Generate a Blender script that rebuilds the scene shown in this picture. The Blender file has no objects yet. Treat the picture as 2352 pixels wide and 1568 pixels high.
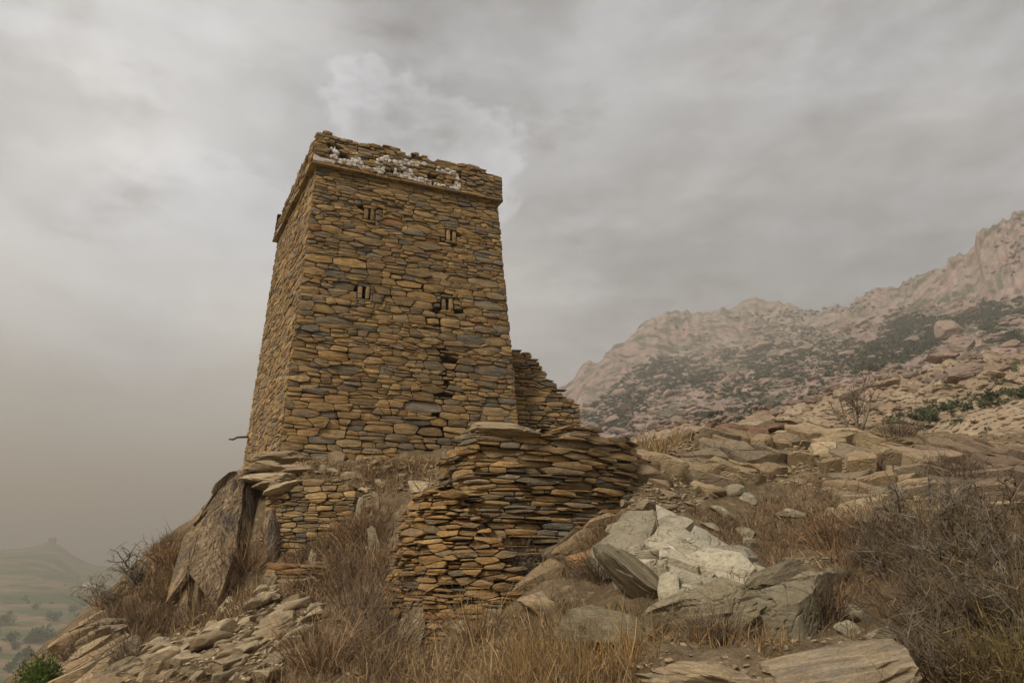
import bpy, bmesh, math, random
import numpy as np
from mathutils import Vector, Matrix, Euler
R = math.radians
sc = bpy.context.scene
COL = sc.collection

# ------------------------------------------------------------------ camera
PITCH = R(17.88)
cam_d = bpy.data.cameras.new('camera')
cam_d.lens = 24.0; cam_d.sensor_width = 36.0
cam_d.clip_start = 0.05; cam_d.clip_end = 20000
cam = bpy.data.objects.new('camera', cam_d); COL.objects.link(cam)
cam.location = (0, 0, 0); cam.rotation_euler = (R(90) + PITCH, 0, 0)     # eye level is z = 0
sc.camera = cam
sc.render.resolution_x = 1024; sc.render.resolution_y = 682
sc.view_settings.view_transform = 'Standard'
sc.view_settings.look = 'None'
sc.view_settings.gamma = 1.0
sc.view_settings.use_curve_mapping = False
sc.view_settings.exposure = EXPO = 1.45
sc.cycles.use_denoising = True
sc.cycles.max_bounces = 4
sc.cycles.diffuse_bounces = 2
sc.cycles.volume_bounces = 0
sc.cycles.use_adaptive_sampling = True
sc.cycles.adaptive_threshold = 0.02

# ------------------------------------------------------------------ sun and sky
SUN_EL = R(42); SUN_AZ = R(-136)          # azimuth from +Y towards +X; the sun is behind the camera's left shoulder
sdir = Vector((math.sin(SUN_AZ) * math.cos(SUN_EL), math.cos(SUN_AZ) * math.cos(SUN_EL), math.sin(SUN_EL)))
sun_d = bpy.data.lights.new('sun', 'SUN')
sun_d.energy = 1.5; sun_d.angle = R(14); sun_d.color = (1.0, 0.93, 0.82)
sun = bpy.data.objects.new('sun', sun_d); COL.objects.link(sun)
sun.rotation_euler = (-sdir).to_track_quat('-Z', 'Y').to_euler()

CP, SP = math.cos(PITCH), math.sin(PITCH)
def ray(u, v):
    """direction through a point of the photograph seen at 2352 x 1568"""
    x = (u - 1176) / 1568; y = (784 - v) / 1568
    return np.array((x, CP - y * SP, SP + y * CP))
def at(u, v, Y):
    r = ray(u, v); return r * (Y / r[1])

class NT:
    """small helper for node trees"""
    def __init__(s, nt): s.nt = nt; nt.nodes.clear()
    def n(s, typ, inp=None, **kw):
        nd = s.nt.nodes.new(typ)
        for k, v in kw.items(): setattr(nd, k, v)
        if inp:
            for k, v in inp.items():
                sock = nd.inputs[k]
                if isinstance(v, bpy.types.NodeSocket): s.nt.links.new(v, sock)
                else: sock.default_value = v
        return nd
    def math(s, op, a, b=0.0, c=0.0, clamp=False):
        return s.n('ShaderNodeMath', {0: a, 1: b, 2: c}, operation=op, use_clamp=clamp).outputs[0]
    def vm(s, op, a, b=(0, 0, 0)):
        return s.n('ShaderNodeVectorMath', {0: a, 1: b}, operation=op).outputs[0]
    def noise(s, vec, scale, detail=4, rough=0.55, dist=0.0, col=False):
        return s.n('ShaderNodeTexNoise', {'Vector': vec, 'Scale': scale, 'Detail': detail, 'Roughness': rough, 'Distortion': dist}).outputs[1 if col else 0]
    def mix(s, f, a, b, blend='MIX'):
        nd = s.n('ShaderNodeMix', data_type='RGBA', blend_type=blend)
        for i, v in ((0, f), (6, a), (7, b)):
            if isinstance(v, bpy.types.NodeSocket): s.nt.links.new(v, nd.inputs[i])
            else: nd.inputs[i].default_value = v if i == 0 else (tuple(v) + (1.0,))[:4]
        return nd.outputs[2]
    def ramp(s, f, stops):
        nd = s.n('ShaderNodeValToRGB', {0: f})
        e = nd.color_ramp.elements
        while len(e) < len(stops): e.new(0.5)
        for i, (p, c) in enumerate(stops):
            e[i].position = p
            e[i].color = (c, c, c, 1) if isinstance(c, (int, float)) else tuple(c) + (1,)
        return nd.outputs[0]
    def rng(s, f, a, b, c=0.0, d=1.0, smooth=True):
        return s.n('ShaderNodeMapRange', {0: f, 1: a, 2: b, 3: c, 4: d}, interpolation_type='SMOOTHSTEP' if smooth else 'LINEAR').outputs[0]

world = bpy.data.worlds.new('World'); sc.world = world; world.use_nodes = True
w = NT(world.node_tree)
world.cycles.sampling_method = 'MANUAL'; world.cycles.sample_map_resolution = 256
SKY = 0.1
d = w.n('ShaderNodeTexCoord').outputs['Generated']
nish = w.n('ShaderNodeTexSky', sky_type='NISHITA', sun_disc=False, sun_elevation=SUN_EL, sun_rotation=SUN_AZ, dust_density=4.0).outputs[0]
dw = w.vm('MULTIPLY', d, (1.0, 1.0, 1.7))
n_big = w.noise(dw, 2.1, 1, 0.5)
n_mid = w.noise(w.vm('MULTIPLY', d, (1.0, 1.0, 2.6)), 5.0, 4, 0.58)
n_fine = w.noise(dw, 26.0, 4, 0.65)
val = w.math('ADD', 0.217, w.math('MULTIPLY', w.math('SUBTRACT', n_big, 0.5), 0.22))
val = w.math('ADD', val, w.math('MULTIPLY', w.math('SUBTRACT', n_mid, 0.5), 0.24))
val = w.math('ADD', val, w.math('MULTIPLY', w.math('SUBTRACT', n_fine, 0.5), 0.05))
tint = None
def blob(u, v, rad, soft, amt, rag):
    """one cloud of the overcast sheet: a patch of sky round a direction, its rim torn by noise"""
    global val
    dd = Vector(ray(u, v)).normalized()
    dp = w.n('ShaderNodeVectorMath', {0: d, 1: tuple(dd)}, operation='DOT_PRODUCT').outputs['Value']
    ang = w.math('MULTIPLY_ADD', n_mid, rag, w.math('ARCCOSINE', w.math('MINIMUM', dp, 0.99999)))
    ang = w.math('MULTIPLY_ADD', w.math('SUBTRACT', n_fine, 0.5), rag * .35, ang)
    f = w.rng(ang, R(rad - soft) + rag / 2, R(rad + soft) + rag / 2, amt * .62, 0.0)
    val = w.math('ADD', val, f)
def bank(lst, soft, rag, amt):
    """a cloud bank: the union of several rounded heads with one torn rim"""
    global val
    m = None
    for u, v, rad in lst:
        dp = w.n('ShaderNodeVectorMath', {0: d, 1: tuple(Vector(ray(u, v)).normalized())}, operation='DOT_PRODUCT').outputs['Value']
        q = w.math('SUBTRACT', w.math('ARCCOSINE', w.math('MINIMUM', dp, 0.99999)), R(rad))
        m = q if m is None else w.math('MINIMUM', m, q)
    m = w.math('MULTIPLY_ADD', w.math('SUBTRACT', n_mid, 0.5), rag, m)
    m = w.math('MULTIPLY_ADD', w.math('SUBTRACT', n_fine, 0.5), rag * .8, m)
    rim = w.rng(m, R(-soft), R(soft), 1.0, 0.0)
    body = w.rng(m, R(-6), R(0), 0.45, 1.0)                # brightest at the rim, greyer inside
    val = w.math('ADD', val, w.math('MULTIPLY', w.math('MULTIPLY', rim, body), amt))
CLOUDS = [(230, 130, 12, 9, 0.17, .25), (330, 660, 12, 8, 0.12, .3), (1900, 100, 12, 9, 0.04, .4), (1080, 50, 9, 5.5, -0.10, .3), (720, 90, 6, 4, -.03, .3),
          (600, 300, 7, 5, -0.05, .4), (40, 300, 6, 4, -0.12, .4), (1750, 480, 17, 10, -0.065, .5), (1500, 430, 6, 4, -.02, .4), (2250, 330, 9, 6, -0.02, .4), (620, 270, 2.0, 1.0, .05, .2), (1340, 240, 5, 3.5, .07, .3), (1180, 290, 5, 4, .05, .3)]
for c in CLOUDS: blob(*c)
bank([(800, 185, 2.3), (850, 215, 2.9), (815, 262, 2.5), (915, 262, 3.2), (930, 178, .9), (1000, 320, 3.6), (1080, 370, 3.8), (1000, 420, 6)], .9, .13, .10)
bank([(70, 375, 1.6), (150, 420, 2.8), (290, 395, 2.6), (400, 425, 3.2), (520, 440, 3.0), (600, 470, 3.0), (120, 600, 6), (330, 600, 8), (520, 620, 6)], 1.3, .13, .065)
val = w.math('MAXIMUM', val, 0.10)
warm = w.mix(w.rng(n_big, 0.35, 0.65), (0.95, 0.985, 1.06), (1.005, 1.0, 0.99))
ez = w.n('ShaderNodeSeparateXYZ', {0: d}).outputs[2]
cl = w.n('ShaderNodeVectorMath', {0: warm, 'Scale': w.math('MULTIPLY', val, 1.0 / SKY)}, operation='SCALE').outputs[0]
skyc = w.mix(0.95, nish, cl)
bg = w.n('ShaderNodeBackground', {'Color': skyc, 'Strength': SKY})
w.n('ShaderNodeOutputWorld', {'Surface': bg.outputs[0]})

# ------------------------------------------------------------------ numeric helpers
rs = np.random.RandomState(7)
def _h(ix, iy, iz, seed):
    n = (ix.astype(np.int64) * 374761393 + iy.astype(np.int64) * 668265263 + iz.astype(np.int64) * 1274126177 + seed * 144269) & 0xffffffff
    n = ((n ^ (n >> 13)) * 1274126177) & 0xffffffff
    n = n ^ (n >> 16)
    return (n & 0xffff) / 65535.0
def vnoise(p, seed=0):
    p = np.asarray(p, float); i = np.floor(p).astype(np.int64); f = p - i; f = f * f * (3 - 2 * f)
    o = 0
    for dx in (0, 1):
        for dy in (0, 1):
            for dz in (0, 1):
                wgt = (f[..., 0] if dx else 1 - f[..., 0]) * (f[..., 1] if dy else 1 - f[..., 1]) * (f[..., 2] if dz else 1 - f[..., 2])
                o = o + wgt * _h(i[..., 0] + dx, i[..., 1] + dy, i[..., 2] + dz, seed)
    return o * 2 - 1
def fbm(p, octv=4, seed=0, gain=0.5):
    o = 0; a = 1.0; p = np.asarray(p, float)
    for k in range(octv):
        o = o + a * vnoise(p, seed + k * 17); p = p * 2.03 + 11.7; a *= gain
    return o
def proj(P):
    P = np.atleast_2d(P); dz = P[:, 1] * CP + P[:, 2] * SP; up = P[:, 2] * CP - P[:, 1] * SP
    return 1176 + 1568 * P[:, 0] / dz, 784 - 1568 * up / dz
def v3(x, y, z=0.0):
    return np.stack(np.broadcast_arrays(x, y, z), -1).astype(float)
class RBF:
    def __init__(s, P, z, c):
        s.P = np.asarray(P, float); s.c = c; z = np.asarray(z, float); n = len(P)
        A = np.zeros((n + 3, n + 3)); D = np.linalg.norm(s.P[:, None] - s.P[None], axis=2)
        A[:n, :n] = np.sqrt(D * D + c * c); A[:n, n] = 1; A[:n, n + 1:] = s.P; A[n:, :n] = A[:n, n:].T
        A[:n, :n] -= np.eye(n) * 1e-6
        s.w = np.linalg.solve(A, np.concatenate([z, np.zeros(3)]))
    def __call__(s, Q):
        Q = np.asarray(Q, float); sh = Q.shape[:-1]; Q = Q.reshape(-1, 2); out = np.zeros(len(Q)); n = len(s.P)
        for k in range(0, len(Q), 20000):
            q = Q[k:k + 20000]
            D2 = np.maximum((q ** 2).sum(1)[:, None] + (s.P ** 2).sum(1)[None] - 2 * q @ s.P.T, 0)
            out[k:k + 20000] = np.sqrt(D2 + s.c ** 2) @ s.w[:n] + s.w[n] + q @ s.w[n + 1:]
        return out.reshape(sh)

def mkmesh(name, V, F, col=None, smooth=True, sharp=None):
    me = bpy.data.meshes.new(name); V = np.asarray(V, np.float32); F = np.asarray(F, np.int32); k = F.shape[1]
    me.vertices.add(len(V)); me.vertices.foreach_set('co', V.ravel())
    me.loops.add(F.size); me.loops.foreach_set('vertex_index', F.ravel())
    me.polygons.add(len(F)); me.polygons.foreach_set('loop_start', np.arange(0, F.size, k, dtype=np.int32))
    me.polygons.foreach_set('use_smooth', np.full(len(F), smooth, bool))
    if col is not None:
        a = me.attributes.new('Col', 'FLOAT_COLOR', 'POINT')
        c = np.ones((len(V), 4), np.float32); c[:, :np.asarray(col).shape[1]] = col
        a.data.foreach_set('color', c.ravel())
    me.update(calc_edges=True); me.validate()
    if sharp: me.set_sharp_from_angle(angle=R(sharp))
    return me
def wloc(p): return Vector(p.location) + (wloc(p.parent) if p.parent else Vector())
def link(name, me, mat=None, parent=None, loc=None, label=None, cat=None, group=None, kind=None):
    o = bpy.data.objects.new(name, me); COL.objects.link(o)
    if mat and me is not None and not me.materials: me.materials.append(mat)
    if loc is not None: o.location = loc
    if parent is not None:
        o.parent = parent; o.location = Vector(o.location) - wloc(parent)
    if label: o['label'] = label
    if cat: o['category'] = cat
    if group: o['group'] = group
    if kind: o['kind'] = kind
    return o
class MB:
    """collects triangles of one object"""
    def __init__(s): s.V = []; s.F = []; s.C = []; s.n = 0
    def add(s, V, F, c=(1, 1, 1, 1)):
        V = np.asarray(V, float); s.V.append(V); s.F.append(np.asarray(F) + s.n)
        c = np.asarray(c, float); s.C.append(np.broadcast_to(c, (len(V), 4)) if c.ndim == 1 else c); s.n += len(V)
    def mesh(s, name, **kw):
        return mkmesh(name, np.concatenate(s.V), np.concatenate(s.F), np.concatenate(s.C), **kw)

# ------------------------------------------------------------------ materials
def newmat(name):
    m = bpy.data.materials.new(name); m.use_nodes = True; return m, NT(m.node_tree)
def finish(t, color, rough=0.9, height=None, strength=0.5, dist=0.02, spec=0.25, trans=None):
    b = t.n('ShaderNodeBsdfPrincipled', {'Base Color': color, 'Roughness': rough, 'Specular IOR Level': spec})
    if height is not None:
        bp = t.n('ShaderNodeBump', {'Height': height, 'Strength': strength, 'Distance': dist})
        t.nt.links.new(bp.outputs[0], b.inputs['Normal'])
    out = b.outputs[0]
    if trans:
        tr = t.n('ShaderNodeBsdfTranslucent', {'Color': color})
        out = t.n('ShaderNodeMixShader', {0: trans, 1: b.outputs[0], 2: tr.outputs[0]}).outputs[0]
    t.n('ShaderNodeOutputMaterial', {'Surface': out})
def col_scale(t, c, f):
    return t.n('ShaderNodeVectorMath', {0: c, 'Scale': f}, operation='SCALE').outputs[0]

def wall_stone_mat(name, lichen=0.0):
    m, t = newmat(name)
    at_ = t.n('ShaderNodeAttribute', attribute_name='Col')
    pos = t.n('ShaderNodeNewGeometry').outputs['Position']
    off = t.n('ShaderNodeCombineXYZ', {0: t.math('MULTIPLY', at_.outputs['Alpha'], 37.0), 1: t.math('MULTIPLY', at_.outputs['Alpha'], 91.0), 2: t.math('MULTIPLY', at_.outputs['Alpha'], 53.0)}).outputs[0]
    p = t.vm('ADD', pos, off)
    bed = t.noise(t.vm('MULTIPLY', p, (2.6, 2.6, 20.0)), 1.0, 4, 0.6, 0.5)
    blot = t.noise(p, 5.5, 3, 0.6)
    fine = t.noise(t.vm('MULTIPLY', p, (26.0, 26.0, 55.0)), 1.0, 3, 0.65)
    c = col_scale(t, at_.outputs['Color'], t.rng(bed, 0.28, 0.70, 0.70, 1.44))
    c = t.mix(t.math('MULTIPLY', t.rng(blot, 0.50, 0.68), 0.5), c, (0.31, 0.178, 0.068))
    c = t.mix(t.math('MULTIPLY', t.rng(blot, 0.44, 0.28), 0.55), c, (0.115, 0.10, 0.08))
    if lichen:
        l = t.noise(p, 3.0, 3, 0.65)
        c = t.mix(t.math('MULTIPLY', t.rng(l, 0.5, 0.7), lichen), c, (0.14, 0.125, 0.05))
    c = col_scale(t, c, t.rng(fine, 0.25, 0.75, 0.72, 1.22))
    h = t.math('ADD', bed, t.math('ADD', t.math('MULTIPLY', fine, 0.35), t.math('MULTIPLY', blot, 0.5)))
    finish(t, c, 0.9, h, 0.9, 0.045, 0.2)
    return m
M_WALL = wall_stone_mat('dry_stone')
M_WALL2 = wall_stone_mat('dry_stone_lichen', 0.35)

def block_mat():
    m, t = newmat('cracked_pale_rock')
    at_ = t.n('ShaderNodeAttribute', attribute_name='Col'); p = t.n('ShaderNodeNewGeometry').outputs['Position']
    bl = t.noise(p, 2.2, 5, .66); fi = t.noise(t.vm('MULTIPLY', p, (18, 18, 34)), 1.0, 4, .7); ck = t.math('ABSOLUTE', t.math('SUBTRACT', t.noise(p, 2.6, 3, .6, .8), .5))
    c = t.mix(t.math('MULTIPLY', t.rng(bl, .5, .68), .65), at_.outputs['Color'], (.20, .165, .10))
    c = col_scale(t, c, t.rng(fi, .25, .75, .78, 1.18)); c = col_scale(t, c, t.rng(ck, 0.0, .010, .86, 1.0))
    h = t.math('ADD', t.math('ADD', bl, t.math('MULTIPLY', fi, .35)), t.rng(ck, 0.0, .04, -.25, 0.0))
    finish(t, c, .92, h, 1.0, .06, .15); return m
M_BLOCK = block_mat()
def loose_rock_mat(name, ca, cb, cc, vein=0.3, scale=1.0, bump=0.016):
    m, t = newmat(name)
    oi = t.n('ShaderNodeObjectInfo'); tc = t.n('ShaderNodeTexCoord').outputs['Object']
    at_ = t.n('ShaderNodeAttribute', attribute_name='Col')
    rnd = t.math('FRACT', t.math('ADD', oi.outputs['Random'], at_.outputs['Alpha']))
    off = t.n('ShaderNodeCombineXYZ', {0: t.math('MULTIPLY', rnd, 37.0), 1: t.math('MULTIPLY', rnd, 91.0), 2: 0.0}).outputs[0]
    p = t.vm('ADD', tc, off)
    bed = t.noise(t.vm('MULTIPLY', p, (1.2 * scale, 1.2 * scale, 7.0 * scale)), 1.0, 5, 0.65, 0.6)
    blot = t.noise(p, 1.7 * scale, 4, 0.62)
    fine = t.noise(t.vm('MULTIPLY', p, (16 * scale, 16 * scale, 30 * scale)), 1.0, 4, 0.68)
    crk = t.math('ABSOLUTE', t.math('SUBTRACT', t.noise(p, 1.3 * scale, 3, 0.6, 0.8), 0.5))
    c = t.mix(t.rng(rnd, 0.0, 1.0, smooth=False), ca, cb)
    c = t.mix(t.math('MULTIPLY', t.rng(blot, 0.45, 0.66), 0.8), c, cc)
    c = col_scale(t, c, t.rng(bed, 0.32, 0.68, 1.0 - vein, 1.0 + vein))
    c = col_scale(t, c, t.rng(fine, 0.25, 0.75, 0.7, 1.22))
    c = col_scale(t, c, t.rng(crk, 0.0, 0.010, 0.85, 1.0))
    h = t.math('ADD', bed, t.math('ADD', t.math('MULTIPLY', fine, 0.4), t.math('MULTIPLY', blot, 0.6)))
    h = t.math('ADD', h, t.rng(crk, 0.0, 0.04, -0.25, 0.0))
    finish(t, c, 0.92, h, 0.9, bump, 0.15)
    return m
M_SLAB = loose_rock_mat('tan_schist', (0.38, 0.275, 0.155), (0.28, 0.215, 0.135), (0.235, 0.19, 0.14), 0.28)
M_SLABP = loose_rock_mat('pale_schist', (0.48, 0.37, 0.225), (0.40, 0.315, 0.20), (0.30, 0.235, 0.155), 0.25)
M_PALE = loose_rock_mat('pale_grey_rock', (0.42, 0.355, 0.24), (0.34, 0.295, 0.20), (0.20, 0.165, 0.10), 0.28)
M_DULL = loose_rock_mat('dull_olive_rock', (0.23, 0.185, 0.115), (0.20, 0.165, 0.105), (0.13, 0.11, 0.07), 0.25)
M_RED = loose_rock_mat('reddish_rock', (0.24, 0.135, 0.085), (0.19, 0.115, 0.08), (0.10, 0.07, 0.055), 0.35)
M_CREST = loose_rock_mat('tan_granite', (0.40, 0.30, 0.195), (0.36, 0.27, 0.18), (0.27, 0.20, 0.135), 0.15, 0.8, 0.1)
M_BOULD = loose_rock_mat('pink_granite', (0.36, 0.25, 0.19), (0.31, 0.235, 0.18), (0.25, 0.18, 0.14), 0.15, 0.8, 0.25)

def ground_mat():
    m, t = newmat('dry_soil')
    p = t.n('ShaderNodeNewGeometry').outputs['Position']
    a = t.noise(p, 0.9, 6, 0.65); b = t.noise(p, 7.0, 6, 0.7, 0.4); c_ = t.noise(p, 34.0, 4, 0.7)
    c = t.mix(t.rng(a, 0.36, 0.64), (0.17, 0.118, 0.066), (0.27, 0.195, 0.112))
    c = t.mix(t.rng(b, 0.5, 0.68), c, (0.36, 0.27, 0.165))
    c = t.mix(t.math('MULTIPLY', t.rng(b, 0.45, 0.3), 0.7), c, (0.10, 0.072, 0.046))
    c = col_scale(t, c, t.rng(c_, 0.25, 0.75, 0.7, 1.25))
    h = t.math('ADD', t.math('MULTIPLY', b, 1.0), t.math('MULTIPLY', c_, 0.4))
    finish(t, c, 0.95, h, 1.0, 0.10, 0.1)
    return m
M_GROUND = ground_mat()

def cliff_mat():
    m, t = newmat('fluted_cliff_rock')
    p = t.n('ShaderNodeTexCoord').outputs['Object']
    st = t.noise(t.vm('MULTIPLY', p, (6.0, 6.0, 0.7)), 1.0, 6, 0.62, 0.5)
    bl = t.noise(t.vm('MULTIPLY', p, (1.6, 1.6, 0.5)), 1.0, 4, 0.6)
    fi = t.noise(t.vm('MULTIPLY', p, (26, 26, 9)), 1.0, 4, 0.65)
    c = t.mix(t.rng(st, 0.38, 0.62), (0.21, 0.15, 0.092), (0.42, 0.30, 0.178))
    c = t.mix(t.math('MULTIPLY', t.rng(bl, 0.5, 0.66), 0.75), c, (0.135, 0.115, 0.10))
    c = t.mix(t.math('MULTIPLY', t.rng(bl, 0.42, 0.3), 0.5), c, (0.31, 0.205, 0.10))
    ck = t.math('ABSOLUTE', t.math('SUBTRACT', t.noise(t.vm('MULTIPLY', p, (3.4, 3.4, 0.45)), 1.0, 3, 0.6, 0.4), 0.5))
    ch = t.math('ABSOLUTE', t.math('SUBTRACT', t.noise(t.vm('MULTIPLY', p, (1.4, 1.4, 3.2)), 1.0, 3, 0.6, 0.4), 0.5))
    c = col_scale(t, c, t.rng(fi, 0.25, 0.75, 0.68, 1.28))
    c = col_scale(t, c, t.rng(ck, 0.0, 0.012, 0.78, 1.0))
    h = t.math('ADD', t.math('MULTIPLY', st, 1.0), t.math('MULTIPLY', fi, 0.5))
    h = t.math('ADD', h, t.math('ADD', t.rng(ck, 0.0, 0.06, -0.3, 0.0), t.rng(ch, 0.0, 0.03, -0.1, 0.0)))
    finish(t, c, 0.92, h, 1.0, 0.13, 0.15)
    return m
M_CLIFF = cliff_mat()

def plain_mat(name, ca, cb, scale=8.0, rough=0.9, trans=None, attr=True):
    m, t = newmat(name)
    p = t.n('ShaderNodeNewGeometry').outputs['Position']
    n = t.noise(p, scale, 4, 0.6)
    c = t.mix(t.rng(n, 0.3, 0.7), ca, cb)
    if attr:
        a = t.n('ShaderNodeAttribute', attribute_name='Col')
        c = t.mix(1.0, c, a.outputs['Color'], 'MULTIPLY')
    finish(t, c, rough, None, spec=0.15, trans=trans)
    return m
M_CORE = plain_mat('wall_fill', (0.10, 0.075, 0.05), (0.05, 0.04, 0.03), 9.0, attr=False)
M_WOOD = plain_mat('weathered_wood', (0.20, 0.13, 0.075), (0.13, 0.085, 0.05), 20.0, attr=False)
M_GRASS = plain_mat('dry_grass', (0.31, 0.235, 0.145), (0.18, 0.138, 0.09), 1.3, trans=0.25)
M_QUARTZ = plain_mat('white_quartz', (0.66, 0.59, 0.52), (0.54, 0.47, 0.41), 30.0)
M_TWIG = plain_mat('dead_twigs', (0.235, 0.185, 0.128), (0.15, 0.119, 0.086), 3.0)
M_GREY = plain_mat('grey_dead_wood', (0.27, 0.225, 0.165), (0.13, 0.105, 0.075), 6.0)
M_LEAF = plain_mat('green_leaves', (0.115, 0.16, 0.035), (0.075, 0.115, 0.028), 3.0, trans=0.3)
M_SCRUB = plain_mat('far_scrub', (0.06, 0.072, 0.042), (0.085, 0.092, 0.055), 0.05, trans=0.15)
M_WHITE = plain_mat('white_plaster', (0.8, 0.78, 0.74), (0.72, 0.70, 0.66), 0.5, attr=False)
M_DARK = plain_mat('dark_opening', (0.03, 0.03, 0.03), (0.02, 0.02, 0.02), 1.0, attr=False)
M_FORT = plain_mat('far_masonry', (0.22, 0.17, 0.12), (0.16, 0.125, 0.09), 0.3, attr=False)

# ------------------------------------------------------------------ near hillside
NEAR = [(400,1568,7.2),(600,1568,6.6),(800,1568,6.1),(1000,1568,5.9),(1200,1568,5.5),(1500,1568,5.0),(1800,1568,4.7),(2100,1568,4.5),(2352,1568,4.5),
 (250,1568,9.0),(128,1590,11.1),(150,1530,11.4),(185,1472,11.7),(225,1425,12.0),(200,1440,12.5),(290,1340,14.5),(330,1295,15.3),(400,1268,16.2),
 (400,1480,8.6),(330,1480,9.6),(600,1470,8.2),(600,1430,9.4),(700,1385,10.2),(520,1420,10.8),(560,1392,11.7),(430,1400,13.2),(360,1400,12.6),(300,1430,12.0),
 (640,1330,11.6),(650,1292,12.4),(760,1290,11.9),(800,1300,11.4),(800,1400,9.0),(860,1500,7.3),(760,1480,7.6),
 (860,1330,10.6),(850,1240,11.6),(840,1180,12.1),(880,1130,12.6),(950,1100,13.2),
 (700,1098,13.1),(800,1085,13.3),(620,1090,13.6),(900,1062,14.2),(1000,1040,15.0),(645,1052,14.25),
 (1000,1505,8.35),(900,1505,8.5),(1100,1480,8.0),(1180,1400,8.6),(1250,1340,9.0),(1350,1330,8.8),(1300,1430,7.4),(1450,1480,6.6),(1150,1540,6.4),
 (1400,1290,9.2),(1420,1230,9.7),(1450,1160,10.4),(1500,1060,11.8),(1560,1030,14.0),(1620,1000,16.5),(1720,985,17.6),(1850,982,18.0),(1990,985,18.0),(2120,1010,17.5),
 (1600,1120,12.0),(1800,1120,12.6),(2000,1110,12.6),(1700,1200,10.4),(1900,1200,10.2),(2060,1180,10.4),(2230,1180,9.6),(1560,1210,9.9),
 (1600,1330,8.0),(1800,1340,7.9),(1950,1320,8.2),(1560,1440,6.8),(1800,1440,6.6),(2000,1460,6.1),(2250,1400,6.6),(2150,1300,7.8),(2352,1250,8.6),
 (2200,1060,18.5),(2352,1075,19.0),(2352,1140,15.0),(2352,1010,25.0),(2150,1000,25.0)]
RAW = [(0,0,-1.65),(-4,1,-1.8),(5,1,-1.45),(0,3,-1.2),(-3,4,-1.35),(10,2,-1.2),(4,3,-.85),(-9,3,-3.4),(-8.6,6,-3.4),(-9,9,-3.4),(-9.6,12,-3.2),(-10.4,15.5,-2.6),
 (-9.9,18.5,-.4),(-12,18,-4),(-16,10,-9),(-16,20,-9),(-16,3,-8),(-14,27,-7),(-8,25,-.5),(-7.4,19,2.1),(-4,24,1.8),(2,24,2.2),(1.5,16.0,2.2),(1,13,1.9),(6,23,2.7),(11,23,3.3),
 (22,20,3.9),(22,28,5.0),(22,10,2.6),(18,4,.6),(22,2,.5),(9,28,3.0),(0,29,1.6),(-3,18,2.3),(-1,14.8,2.15),(15,26,4.6),(-1.3,9.4,-.95),(-.9,9.2,-.95),(-1.6,9.7,-.6),(-2.4,13.9,1.95),(-3.6,13.9,1.85),(-4.4,14.0,1.9),(-3.5,15.2,2.2),(-.4,9.6,-.4),(.6,10.0,.0),(1.2,10.6,.8),(-.5,11,1.4)]
PTS = [tuple(at(*q)) for q in NEAR] + RAW
_rb = RBF([(p[0], p[1]) for p in PTS], [p[2] for p in PTS], 0.4)
GX0, GX1, GY0, GY1, GD = -17.0, 23.0, 0.0, 29.0, 0.11
gx = np.arange(GX0, GX1, GD); gy = np.arange(GY0, GY1, GD)
XX, YY = np.meshgrid(gx, gy, indexing='ij')
ZS = _rb(v3(XX, YY)[..., :2])
rgd = np.clip(fbm(v3(XX * .5, YY * .5, 3.0), 3, 5), -1, 1)
ZZ = ZS + 0.10 * fbm(v3(XX * .8, YY * .8), 3, 1) + 0.075 * fbm(v3(XX * 2.6, YY * 2.6), 3, 2) + 0.035 * fbm(v3(XX * 8, YY * 8), 2, 3)
far_w = np.clip((YY - 14) / 6, 0, 1)
ZZ = ZZ + far_w * 0.12 * np.abs(fbm(v3(XX * 1.5, YY * 3.0), 3, 9))
def hz(x, y):
    x = np.asarray(x, float); y = np.asarray(y, float)
    fx = np.clip((x - GX0) / GD, 0, len(gx) - 1.001); fy = np.clip((y - GY0) / GD, 0, len(gy) - 1.001)
    i = fx.astype(int); j = fy.astype(int); a = fx - i; b = fy - j
    return ZZ[i, j] * (1 - a) * (1 - b) + ZZ[i + 1, j] * a * (1 - b) + ZZ[i, j + 1] * (1 - a) * b + ZZ[i + 1, j + 1] * a * b
def hn(x, y, e=0.25):
    n = np.stack([-(hz(x + e, y) - hz(x - e, y)) / (2 * e), -(hz(x, y + e) - hz(x, y - e)) / (2 * e), np.ones(np.shape(x))], -1)
    return n / np.linalg.norm(n, axis=-1, keepdims=True)
def ground_at(u, v, lo=3.0, hi=28.5):
    """where the view ray through photo points meets the near hillside: (hit mask, xyz)"""
    u = np.atleast_1d(u).astype(float); v = np.atleast_1d(v).astype(float)
    r = np.stack([(u - 1176) / 1568, CP - (784 - v) / 1568 * SP, SP + (784 - v) / 1568 * CP], -1)
    r = r / r[:, 1:2]
    ys = np.concatenate([np.arange(lo, 12, .06), np.arange(12, hi, .12)])
    hit = np.zeros(len(u), bool); P = np.zeros((len(u), 3))
    for k in range(0, len(u), 4000):
        rr = r[k:k + 4000]
        q = rr[:, None, :] * ys[None, :, None]
        below = q[..., 2] < hz(q[..., 0], q[..., 1])
        h = below.any(1); i = below.argmax(1)
        P[k:k + 4000] = q[np.arange(len(rr)), i]; hit[k:k + 4000] = h
    P[:, 2] = hz(P[:, 0], P[:, 1])
    return hit, P
def gpt(u, v):
    h, p = ground_at([u], [v]); return p[0]
def grid_faces(nx, ny):
    i, j = np.meshgrid(np.arange(nx - 1), np.arange(ny - 1), indexing='ij')
    a = (i * ny + j).ravel()
    return np.stack([a, a + ny, a + ny + 1, a + 1], -1)
link('hillside', mkmesh('hillside', v3(XX, YY, ZZ).reshape(-1, 3), grid_faces(len(gx), len(gy))), M_GROUND, kind='structure')

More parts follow.
